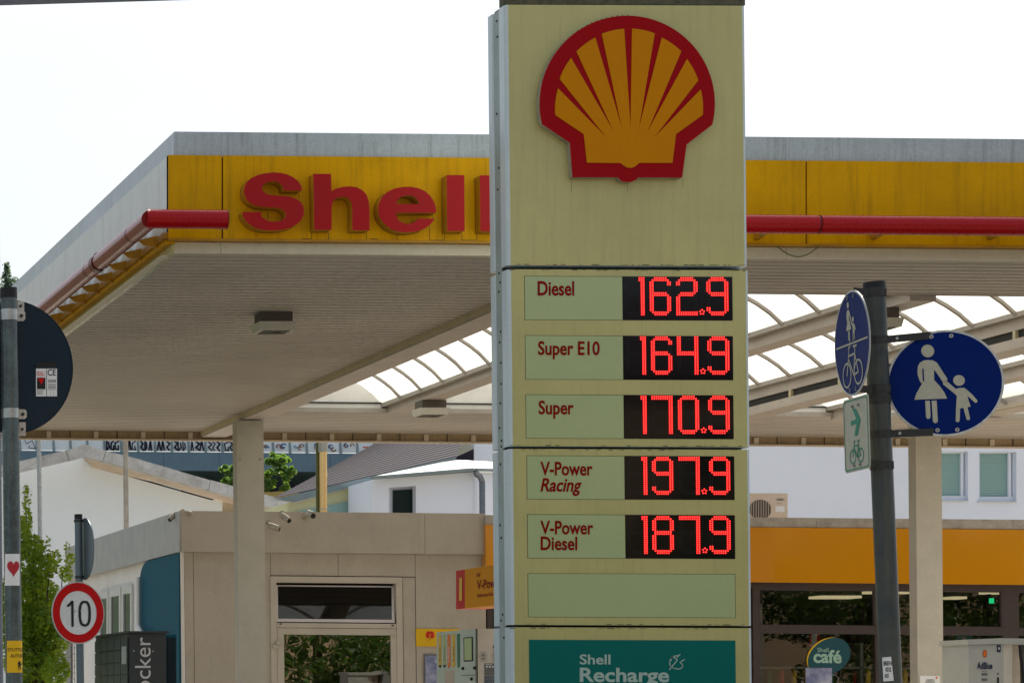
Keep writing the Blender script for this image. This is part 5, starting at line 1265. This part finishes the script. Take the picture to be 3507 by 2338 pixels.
# ------------------------------------------------------------------ white building behind, right
ZH = 56.0
hb = thing('white_office_building', P(3000, 2440+1.15*FPX/ZH, ZH), 'plain white building with two shuttered windows behind the shop', 'building')
m = MB()
for b in ((2300, 1300, 3150, 2640), (3315.5, 1320, 3351, 2640), (3481, 1300, 4300, 2640), (3150, 1300, 3315.5, 1545), (3351, 1300, 3481, 1547), (3150, 1715.3, 3315.5, 2640), (3351, 1718, 3481, 2640)):
    m.pbox(*b, ZH, 0.5, 0, 0)
m.build('wall', M['bluewall'], hb)
m = MB(); m.pbox(2300, 1300, 4300, 2640, ZH+7, 0.3, 0, 0); m.build('rear_wall', M['bluewall'], hb)
for x0, x1, gx0, gx1, yb in ((3150, 3315.5, 3160, 3291, 1713), (3351, 3481, 3355, 3454, 1716)):
    m = MB()
    for a in ((x0, 1546, x1, 1551), (x0, yb-16, x1, yb), (x0, 1551, gx0, yb-16), (gx1, 1551, gx1+9, yb-16), (gx1+16, 1551, x1, yb-16)): m.pbox(*a, ZH+0.1, 0.08, 0, 0)
    wf = m.build('window', M['bluewall'], hb)
    m = MB(); m.pbox(gx1+9, 1551, gx1+16, yb-16, ZH+0.17, 0.05, 0, 0); m.build('frame_recess', M['zinc'], wf)
    m = MB(); n = 26
    for k in range(n):
        y = 1551+k*(yb-16-1551)/n; m.pbox(gx0, y, gx1, y+(yb-16-1551)/n*0.85, ZH+0.155, 0.02, 0, 0)
    m.build('roller_slats', M['blind'], wf, kind='stuff')
    m = MB(); m.pbox(gx0, 1551, gx1, yb-16, ZH+0.18, 0.02, 0, 0); m.build('pane', M['tealwall'], wf)
    m = MB(); m.pbox(x0, yb, x1+3, yb+3, ZH-0.05, 0.2, 0, 0); m.build('sill', M['zincroof'], wf)

# ------------------------------------------------------------------ gabled hall behind, left
ZG = 62.0
gh = thing('gabled_hall', P(300, 2440+1.15*FPX/ZG, ZG), 'white gable wall with weathered concrete verge behind the kiosk', 'building')
def cg(x, y): return (60+x/4.704, 1490+y/4.704)
m = MB(); pts = [(-60, 1640), (-60, 1620), (70, 1600), cg(1060, 370), cg(1190, 520), (540, 1656), (761.5, 1722), (763, 2640), (-60, 2640)]
pts = [(-60, 1632), (70, 1603), (285, 1545), (313, 1600), (440, 1631), (620, 1683), (761.5, 1722), (763, 2640), (-60, 2640)]
m.prism([P(x, y, ZG) for x, y in pts], (0, 8, 0)); m.build('wall', M['gable'], gh)
ZV = ZG-0.9
def verge(pts): m = MB(); m.prism([P(x, y, ZV) for x, y in pts], (0, 0.35, 0)); m.build('verge_slab', M['concrete'], gh)
verge([(-60, 1608), (70, 1578), cg(770, 245), cg(830, 405), (70, 1615), (-60, 1645)])
verge([cg(780, 243), cg(1090, 145), cg(1420, 245), cg(1375, 408), cg(1090, 345), cg(838, 405)])
verge([cg(1430, 250), (470, 1570), (680, 1632), (720, 1643.5), (714, 1676), (560, 1633), cg(1382, 412)])
verge([(722, 1643), (1000, 1717), (1049, 1733), (1046, 1749), (985, 1752), (716, 1677)])
m = MB(); m.prism([P(763, 1700, ZG+0.3), P(900, 1740, ZG+0.3), P(900, 2640, ZG+0.3), P(763, 2640, ZG+0.3)], (0, 6, 0)); m.build('recess_wall', M['eave'], gh)
m = MB(); A = [cg(1085, 350), cg(1385, 412), (560, 1635), (714, 1677), (985, 1752)]
B = [cg(1060, 372), cg(1195, 520), (520, 1648), (700, 1700), (900, 1752)]
for i in range(4): m.face([P(*A[i], ZV+0.36), P(*A[i+1], ZV+0.36), P(*B[i+1], ZG-0.002), P(*B[i], ZG-0.002)])
m.build('verge_underside', M['verge'], gh)

# ------------------------------------------------------------------ house with corrugated roof
ZN = 50.0
ho = thing('corrugated_roof_house', P(1300, 2440+1.15*FPX/ZN, ZN), 'house with grey corrugated roof and white bay behind the kiosk', 'house')
def ch(x, y): return (1260+x/4.704, 1520+y/4.704)
# roof slope: eave low and near, ridge high and far
e0, e1 = P(937, 1706, ZN), P(*ch(1425, 205), ZN)
r0, r1 = P(1290, 1516, ZN+5), P(1650, 1380, ZN+5)
def uv(u, v): 
    a = e0+(e1-e0)*u; b = r0+(r1-r0)*u; return a+(b-a)*v
m = MB(); nc = 56
for k in range(nc):
    for du, dz in (): pass
    u0 = k/nc; um = (k+0.5)/nc; u1 = (k+1)/nc; up = Vector((0, -0.02, 0.035))
# corrugations run parallel to the eave line in the picture
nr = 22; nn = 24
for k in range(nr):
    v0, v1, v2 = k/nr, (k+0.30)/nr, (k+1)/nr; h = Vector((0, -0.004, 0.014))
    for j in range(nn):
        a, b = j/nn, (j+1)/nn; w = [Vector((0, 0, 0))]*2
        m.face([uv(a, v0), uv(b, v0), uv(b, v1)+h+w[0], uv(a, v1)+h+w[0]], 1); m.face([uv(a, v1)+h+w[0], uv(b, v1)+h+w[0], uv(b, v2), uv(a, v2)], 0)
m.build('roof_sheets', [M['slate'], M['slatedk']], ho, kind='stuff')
m = MB(); m.prism([P(942, 1708, ZN-0.02), P(*ch(75, 515), ZN-0.02), P(*ch(1425, 205), ZN-0.02), P(*ch(1425, 245), ZN-0.02), P(*ch(70, 600), ZN-0.02), P(1010, 1718, ZN-0.02)], (0, 0.1, 0)); m.build('eave_fascia', M['zinc'], ho)
m = MB(); m.prism([P(985, 1722, ZN+0.1), P(1280, 1646, ZN+0.1), P(1280, 2700, ZN+0.1), P(985, 2700, ZN+0.1)], (0, 4, 0)); m.build('gable_wall', M['creamwall'], ho)
m = MB(); m.prism([P(985, 1716, ZN+0.02), P(1278, 1641, ZN+0.02), P(1278, 1649, ZN+0.02), P(1010, 1722, ZN+0.02)], (0, 0.08, 0)); m.build('gutter', M['zincroof'], ho)
m = MB(); m.prism([P(985, 1757, ZN+0.05), P(1280, 1700, ZN+0.05), P(1280, 2700, ZN+0.05), P(985, 2700, ZN+0.05)], (0, 0.04, 0)); m.build('lower_wall', M['blind'], ho)
# bay
ZB = ZN-1.6
A_, B_ = ch(75, 570), ch(1688, 450)
wl, wr, wt2 = ch(335, 0)[0], ch(775, 0)[0], 0
m = MB(); yl = lambda x: A_[1]+(B_[1]-A_[1])*(x-A_[0])/(B_[0]-A_[0])
x_, y_ = ch(340, 700); x2_ = ch(775, 0)[0]; yw = ch(0, 700)[1]; yw2 = ch(0, 670)[1]
m.prism([P(A_[0], A_[1], ZB), P(x_, yl(x_), ZB), P(x_, 2700, ZB), P(A_[0]+3, 2700, ZB)], (0, 1.5, 0))
m.prism([P(x2_, yl(x2_), ZB), P(B_[0], B_[1], ZB), P(B_[0]+2, 2700, ZB), P(x2_, 2700, ZB)], (0, 1.5, 0))
m.prism([P(x_, yl(x_), ZB), P(x2_, yl(x2_), ZB), P(x2_, yw2, ZB), P(x_, yw, ZB)], (0, 1.5, 0))
m.prism([P(x_, 1800, ZB), P(x2_, 1800, ZB), P(x2_, 2700, ZB), P(x_, 2700, ZB)], (0, 1.5, 0))
m.build('bay_wall', M['bluewall'], ho)
m = MB(); m.prism([P(B_[0], B_[1], ZB), P(1760, 1622, ZB+1.2), P(1760, 2700, ZB+1.2), P(B_[0]+2, 2700, ZB)], (0, 0.2, 0)); m.build('bay_side_wall', M['bluewall'], ho)
m = MB(); m.pbox(x_, yw-2, x2_, 1800, ZB+0.25, 0.05, 0, 0); wf = m.build('window', M['bluewall'], ho)
g0 = ch(408, 745); g1 = ch(775, 1110); m = MB(); m.prism([P(g0[0], g0[1], ZB+0.2), P(x2_, g0[1]-5, ZB+0.2), P(x2_, 1800, ZB+0.2), P(g0[0], 1800, ZB+0.2)], (0, 0.04, 0)); m.build('pane', M['darkglass'], wf)
a = ch(85, 520); b = ch(1690, 388); c = ch(1450, 255); d2 = (1762, 1612)
m = MB(); m.face([P(*a, ZB-0.3), P(*b, ZB-0.3), P(*c, ZB+1.4)]); m.face([P(*b, ZB-0.3), P(1762, 1606, ZB+1.0), P(1762, 1585, ZB+1.6), P(*ch(1600, 262), ZB+1.4), P(*c, ZB+1.4)])
m.face([P(*a, ZB-0.3), P(*c, ZB+1.4), P(*ch(1200, 290), ZB+1.6)]); m.build('bay_roof', M['zincroof'], ho)
m = MB(); m.prism([P(a[0]-4, a[1]-1, ZB-0.32), P(b[0], b[1]-1, ZB-0.32), P(b[0], b[1]+8, ZB-0.32), P(a[0]-2, a[1]+8, ZB-0.32)], (0, 0.12, 0)); m.prism([P(b[0], b[1]-1, ZB-0.32), P(1762, 1607, ZB+0.9), P(1762, 1614, ZB+0.9), P(b[0], b[1]+8, ZB-0.32)], (0, 0.1, 0)); m.build('gutter', M['zinc'], ho)
m = MB(); m.prism([P(A_[0], A_[1]-6, ZB-0.05), P(B_[0], B_[1]-8, ZB-0.05), P(B_[0], B_[1], ZB-0.05), P(A_[0], A_[1], ZB-0.05)], (0, 0.04, 0)); m.build('frieze', M['zinc'], ho)
pp = [P(*ch(1735, 420), ZB-0.2), P(*ch(1755, 490), ZB-0.15), P(*ch(1800, 510), ZB-0.1), P(*ch(1840, 600), ZB-0.05), P(*ch(1845, 1300), ZB-0.05)]
m = MB(); m.path(pp, 0.05, n=12); m.build('drain_pipe', M['drainpipe'], ho, smooth=True)
m = MB(); m.prism([P(*ch(1712, -150), ZN+1.5), P(1800, 1488, ZN+1.5), P(1800, 1620, ZN+1.5), P(*ch(1712, 275), ZN+1.5)], (0, 3, 0)); m.build('upper_wall', M['bluewall'], ho)
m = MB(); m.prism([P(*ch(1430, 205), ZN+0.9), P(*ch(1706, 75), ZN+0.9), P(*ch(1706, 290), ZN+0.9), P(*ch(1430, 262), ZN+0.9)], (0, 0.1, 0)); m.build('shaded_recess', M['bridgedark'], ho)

# ------------------------------------------------------------------ flue, poles
t = thing('steel_flue', P(1112, 1760, 47), 'polished steel flue pipe rising behind the kiosk roof', 'chimney')
m = MB(); m.cyl(P(1112, 2700, 47), P(1107, 1545, 47), 0.062, n=28); m.build('pipe', M['flue'], t, smooth=True)
m = MB(); m.cyl(P(1107, 1547, 47), P(1104, 1400, 47), 0.078, n=28); m.build('upper_sleeve', M['flue2'], t, smooth=True)
m = MB(); m.cyl(P(1111, 1744, 47), P(1111, 1741, 47), 0.085, n=28); m.build('pipe_collar', M['galv2'], t)
m = MB(); m.cyl(P(1093, 2700, 47.1), P(1088, 1400, 47.1), 0.034, n=12); m.build('side_rod', M['oliverod'], t, smooth=True)  # olive rod stands in for the dark reflection on the flue's left
for (xa, xb, Z_, r_, lb) in ((141, 132, 45, 0.035, 'thin grey mast near the left bush, in front of the gable'), (434, 429, 47, 0.043, 'thicker beige mast rising from behind the kiosk roof')):
    t = thing('mast', P(xa, 2440+1.15*FPX/Z_, Z_), lb, 'mast', 'masts behind the kiosk')
    m = MB(); m.cyl(P(xa+6, 2440+1.15*FPX/Z_, Z_), P(xb, 1400, Z_), r_, n=16); m.build('shaft', M['galv2'] if xa < 200 else M['coping'], t, smooth=True)
    m = MB(); m.cyl(P(xb, 1401, Z_), P(xb, 1395, Z_), r_*1.15, n=16); m.build('top_cap', M['black'], t)

# ------------------------------------------------------------------ viaduct with noise barrier
ZQ = 115.0
br = thing('railway_viaduct', P(700, 2440+1.15*FPX/ZQ, ZQ), 'blue grey viaduct edge under a white barrier covered in graffiti', 'bridge')
for i in range(11):
    x0 = -200+i*190; m = MB()
    m.prism([P(x, y+0.009*(x-70), ZQ) for x, y in ((x0+1.2, 1542), (x0+190, 1542), (x0+190, 1606), (x0+1.2, 1606))], (0, 6, 0)); m.build('edge_slab', M['parapetblue'], br)
m = MB(); m.prism([P(x, y+0.009*(x-70), ZQ+0.02) for x, y in ((-250, 1545), (1900, 1545), (1900, 1604), (-250, 1604))], (0, 5.8, 0)); m.build('deck', M['gap'], br)
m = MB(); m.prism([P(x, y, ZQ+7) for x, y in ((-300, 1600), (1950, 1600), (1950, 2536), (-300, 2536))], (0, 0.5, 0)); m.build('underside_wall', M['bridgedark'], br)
for x in (-100, 560, 1250):
    m = MB(); m.pbox(x, 1612, x+60, 2536, ZQ+2, 2.5, 0, 0); m.build('pier', M['parapetblue'], br)
x = -220; i = 0
while x < 1700:
    yb = 1540+0.009*(x-70); w = 57.8; l = -0.05*(1 if x < 600 else 1)
    m = MB(); m.prism([P(x+3-3, yb-75, ZQ+0.25), P(x+w-6, yb-75, ZQ+0.25), P(x+w-1, yb, ZQ+0.05), P(x+4, yb, ZQ+0.05)], (0, 0.06, 0)); pn = m.build('barrier_panel', M['barrier'], br)
    m = MB(); m.prism([P(x-6, yb-75, ZQ+0.22), P(x-1, yb-75, ZQ+0.22), P(x+5, yb+3, ZQ-0.02), P(x-3, yb+3, ZQ-0.02)], (0, 0.1, 0)); m.build('barrier_post', M['zinc'], br)
    g = MB(); zf = ZQ-0.02
    if 345 < x < 800:
        cx = x+w/2; rg = random.Random(i*7+3)
        for a_ in range(3):
            x0_, ww = cx-22+a_*15, rg.uniform(9, 15)
            kind = rg.randrange(4); yt_ = yb-35
            st = ([(x0_, yb-3), (x0_+ww*0.4, yt_), (x0_+ww, yb-3)], [(x0_, yt_), (x0_+ww, yt_+9), (x0_+2, yb-14), (x0_+ww, yb-3)],
                  [(x0_+ww, yt_+3), (x0_, yt_+8), (x0_+1, yb-6), (x0_+ww, yb-3), (x0_+ww, yb-16)], [(x0_, yt_), (x0_+1, yb-3), (x0_+ww*0.9, yb-12), (x0_+ww*0.7, yt_+6)])[kind]
            st = [(p+rg.uniform(-1.5, 1.5), q_+rg.uniform(-1.5, 1.5)) for p, q_ in st]
            for q in ribbon(st, rg.uniform(4.0, 7.0)): g.face([P(*p, zf-0.003*a_) for p in q])
        g.build('graffiti', M['graf_black'], pn)
    elif x < 70+57 and x > 40:
        for q in ribbon([(80,1500),(92,1519),(110,1508),(122,1536),(98,1532),(101,1526)], 2.2): g.face([P(*p, zf) for p in q])
        g.build('graffiti', M['graf_purple'], pn)
    elif 860 < x < 1180:
        cx = x+w/2
        for j in range(3):
            ox, oy = cx+random.uniform(-14, 14), yb-18+random.uniform(-9, 7); rr_ = random.uniform(6, 11); n = 14
            g2 = MB()
            for a in range(n-3):
                ta, tb = 2*math.pi*a/n+j, 2*math.pi*(a+1)/n+j
                g2.face([P(ox+r*math.cos(t_), oy+r*0.8*math.sin(t_), zf-0.004*j) for r, t_ in ((rr_*0.45, ta), (rr_, ta), (rr_, tb), (rr_*0.45, tb))])
            g2.build('graffiti', M['graf_blue' if (j+i) % 3 == 0 else 'graf_brown'], pn)
    elif 1180 <= x < 1340:
        cx = x+w/2
        for q in ribbon([(cx-10, yb-20), (cx+12, yb-19)], 4): g.face([P(*p, zf) for p in q])
        g.build('graffiti', M['red'], pn)
    x += w; i += 1
m = MB()
pts = []
for i in range(15): pts.append(P(780+i*25, 1706-22*math.sin(math.pi*i/14)-random.uniform(0, 3), 90))
m.prism(pts+[P(1130, 2550, 90), P(780, 2550, 90)], (0, 6, 0)); o = m.build('dry_grass_bank', M['hay']); o['kind'] = 'structure'

# ------------------------------------------------------------------ foliage
def leaves(m, blobs, n, size, droop=0.0):
    tot = sum(b[3]*b[4]*b[5] for b in blobs)
    for (cx, cy, cz_, rx, ry, rz) in blobs:
        k = max(1, int(n*rx*ry*rz/tot))
        for _ in range(k):
            while True:
                p = Vector((random.uniform(-1,1), random.uniform(-1,1), random.uniform(-1,1)))
                if p.length <= 1: break
            p = p*(0.55+0.45*random.random())/max(0.55, 1) if random.random() < 0.2 else p.normalized()*(p.length**0.45)
            c = Vector((cx+p.x*rx, cy+p.y*ry, cz_+p.z*rz)); s = size*random.uniform(0.6, 1.3)
            a = Vector((random.gauss(0,1), random.gauss(0,1), random.gauss(0,0.6))).normalized(); b = a.cross(Vector((random.gauss(0,1), random.gauss(0,1), random.gauss(0,1)))).normalized()
            n0 = len(m.v); m.v += [c-a*s*0.5, c+b*s*0.28, c+a*s*0.5, c-b*s*0.28]; m.f.append([n0, n0+1, n0+2, n0+3]); m.mi.append(0)
def trunk(m, p0, p1, r0, r1, seg=5, wob=0.1):
    pts = [Vector(p0).lerp(Vector(p1), i/seg)+Vector((random.uniform(-wob, wob), random.uniform(-wob, wob), 0))*(0 if i in (0,) else 1) for i in range(seg+1)]
    for i in range(seg): m.cyl(pts[i], pts[i+1], r0+(r1-r0)*i/seg, r0+(r1-r0)*(i+1)/seg, n=8, cap=False)
    return pts
# bright bush at the left
ZU = 33.0; gu = FPX/ZU
bu = thing('bright_green_bush', P(140, 2440+1.15*gu, ZU), 'sunlit bright green bush between the left post and the 10 sign', 'bush')
bl = []
for px, py, rx, rz in ((90,1790,16,60),(85,1700,7,40),(110,1880,40,50),(150,1940,45,45),(95,1990,50,60),(150,2040,55,60),(185,1910,22,25),(120,2130,75,80),(180,2190,55,60),(100,2260,85,90),(190,2290,45,60),(225,1960,20,30),(240,1915,16,18),(110,2400,90,90),(60,1850,40,90),(50,2100,60,150)):
    c = P(px, py, ZU+random.uniform(-0.5, 0.5)); bl.append((c.x, c.y, c.z, rx/gu, 0.18+rx/gu, rz/gu))
m = MB(); leaves(m, bl, 17000, 0.060)
for i in range(24):                                     # loose shoots at the top
    px = random.choice((86, 92, 100, 120, 160, 180, 232)); c = P(px+random.uniform(-8, 8), random.uniform(1670, 1900) if px < 110 else random.uniform(1850, 1950), ZU); leaves(m, [(c.x, c.y, c.z, 0.05, 0.05, 0.08)], 6, 0.05)
m.build('crown', M['leaf'], bu)
m = MB()
for px, py in ((90,1680),(120,1880),(160,1930),(190,2050),(110,2000),(215,1960)):
    trunk(m, P(130, 2440+1.15*gu, ZU), P(px, py, ZU), 0.03, 0.005, 5, 0.04)
m.build('trunk', M['bark'], bu)
# fence behind the bush
fn = thing('wire_fence', P(230, 2440+1.15*FPX/38, 38), 'grey wire mesh fence behind the green bush', 'fence')
m = MB(); m.cyl(P(240, 2735, 38), P(238, 2205, 38), 0.03, n=10); m.build('post', M['galv2'], fn)
m = MB()
for k in range(9): y = 2215+k*22; m.cyl(P(150, y, 38), P(258, y, 38), 0.006, n=5)
for k in range(12): x = 150+k*9.5; m.cyl(P(x, 2200, 38), P(x+2, 2420, 38), 0.005, n=5)
m.build('mesh', M['galv2'], fn)
# tree by the viaduct
tr_ = thing('round_tree', P(930, 2550, 92), 'small round green tree below the viaduct behind the left pillar', 'tree')
bl = []; gt = FPX/92
rt = random.Random(5)
for cx_, cy_, R_, k_ in ((955,1618,52,40),(800,1632,46,26),(880,1650,50,20)):
    for _ in range(k_):
        a_ = rt.uniform(0, 6.283); r_ = R_*math.sqrt(rt.random())*rt.uniform(0.8, 1.15); q_ = rt.uniform(6, 13)
        c = P(cx_+r_*math.cos(a_), cy_+r_*math.sin(a_)*1.15, 92+rt.uniform(-0.5, 0.5)); bl.append((c.x, c.y, c.z, q_/gt, q_/gt, q_/gt*0.8))
m = MB(); leaves(m, bl, 4200, 0.17); m.build('crown', M['leafdk'], tr_)
m = MB(); trunk(m, P(930, 2550, 92), P(900, 1620, 92), 0.16, 0.05, 6, 0.1); m.build('trunk', M['bark'], tr_)
# conifer tops far left
cf = thing('far_conifer', P(20, 2560, 150), 'dark conifer tip just above the left sign post', 'tree')
m = MB(); c0_ = P(22, 905, 150)
for k in range(60):
    z = c0_.z-k*0.055*2; r = 0.12+k*0.03
    for j in range(22):
        a = random.uniform(0, 6.28); q = Vector((c0_.x+math.cos(a)*r*random.random(), c0_.y+math.sin(a)*r*random.random(), z+random.uniform(-0.1, 0.1))); leaves(m, [(q.x, q.y, q.z, 0.1, 0.1, 0.05)], 1, 0.22)
leaves(m, [(P(48, 990, 150).x, 150, P(48, 990, 150).z, 0.5, 0.5, 0.65)], 500, 0.2)
m.build('crown', M['conif'], cf)
m = MB(); m.cyl(P(22, 2515, 150), P(22, 940, 150), 0.3, 0.03, n=8); m.build('trunk', M['bark'], cf)

m = MB(); nx, ny = 60, 14                               # wooded hillside to the left
def hz(i, j):
    a = R(-100+ (100+8.2)*i/nx); d = 150+j*14; h = 24*min(1.0, j/6.0)*(0.75+0.12*math.sin(i*0.55)+0.08*math.sin(i*1.7+j))
    if i >= nx-2: h *= (0.55, 0.0)[i-nx+1] if i-nx+1 >= 0 and i-nx+1 < 2 else 0.8
    return (d*math.sin(a), d*math.cos(a), -0.5+h+random.uniform(-0.8, 0.8)*(j > 0))
g_ = [[hz(i, j) for j in range(ny)] for i in range(nx+1)]
for i in range(nx):
    for j in range(ny-1): m.face([g_[i][j], g_[i+1][j], g_[i+1][j+1], g_[i][j+1]])
o = m.build('wooded_hill', M['hillgreen']); o['kind'] = 'structure'

# ------------------------------------------------------------------ across the road, seen only as reflections
lbl = ['far right leafy street tree across the road, beyond the fifth', 'round leafy street tree across the road, near the far corner', 'sparse leafy street tree across the road, at the far corner', 'broad leafy street tree across the road, nearest the pylon line', 'tall leafy street tree across the road, second in the row', 'leaning leafy street tree across the road, third in the row', 'low spreading street tree across the road, fourth in the row', 'slim leafy street tree across the road, fifth in the row']
lbl = lbl[3:]+lbl[:3]
for i, (x, y, h) in enumerate(((13, -17, 7.0), (19, -18, 7.5), (24, -16, 5.6), (28.5, -17, 6.0), (37, -18, 9.5), (41.5, -17, 8.6), (47, -19, 10.0), (57, -18, 9.0))):
    t = thing('street_tree', (x, y, 0), lbl[i], 'tree', 'street trees across the road')
    bl = [(x+random.uniform(-2.2, 2.2), y+random.uniform(-1.8, 1.8), h*0.55+random.uniform(-2.6, 2.4), random.uniform(1.0, 1.9), random.uniform(1.0, 1.8), random.uniform(0.7, 1.3)) for _ in range(15)]
    m = MB(); leaves(m, bl, 13000, 0.17); m.build('crown', M['leafst'], t)
    m = MB(); p = trunk(m, (x, y, 0), (x+random.uniform(-.5,.5), y, h*0.7), 0.22, 0.1, 6, 0.1)
    for b in bl[:6]: trunk(m, p[3], (b[0], b[1], b[2]), 0.08, 0.02, 3, 0.05)
    m.build('trunk', M['bark'], t)
tb = thing('sandstone_building', (25, -32, 0), 'tan sandstone building across the road behind the street trees', 'building')
m = MB(); m.box((-5, -40, 0), (90, -32, 9.8)); m.build('wall', M['tan'], tb)
m = MB(); m.prism([(-6, -31.5, 9.8), (-6, -36, 12.5), (-6, -40.5, 9.8)], (97, 0, 0)); m.build('roof', M['slate'], tb)
for k in range(21):
    for z in (1.0, 4.0, 7.0):
        m = MB(); m.box((-2+k*4.4, -31.89, z), (-0.6+k*4.4, -31.86, z+1.6)); w_ = m.build('window', M['sash'], tb)
        m = MB(); m.box((-1.9+k*4.4, -31.855, z+0.1), (-0.7+k*4.4, -31.85, z+1.5)); m.build('pane', M['darkglass'], w_)
for o in bpy.data.objects:
    if '_w' in o: del o['_w']
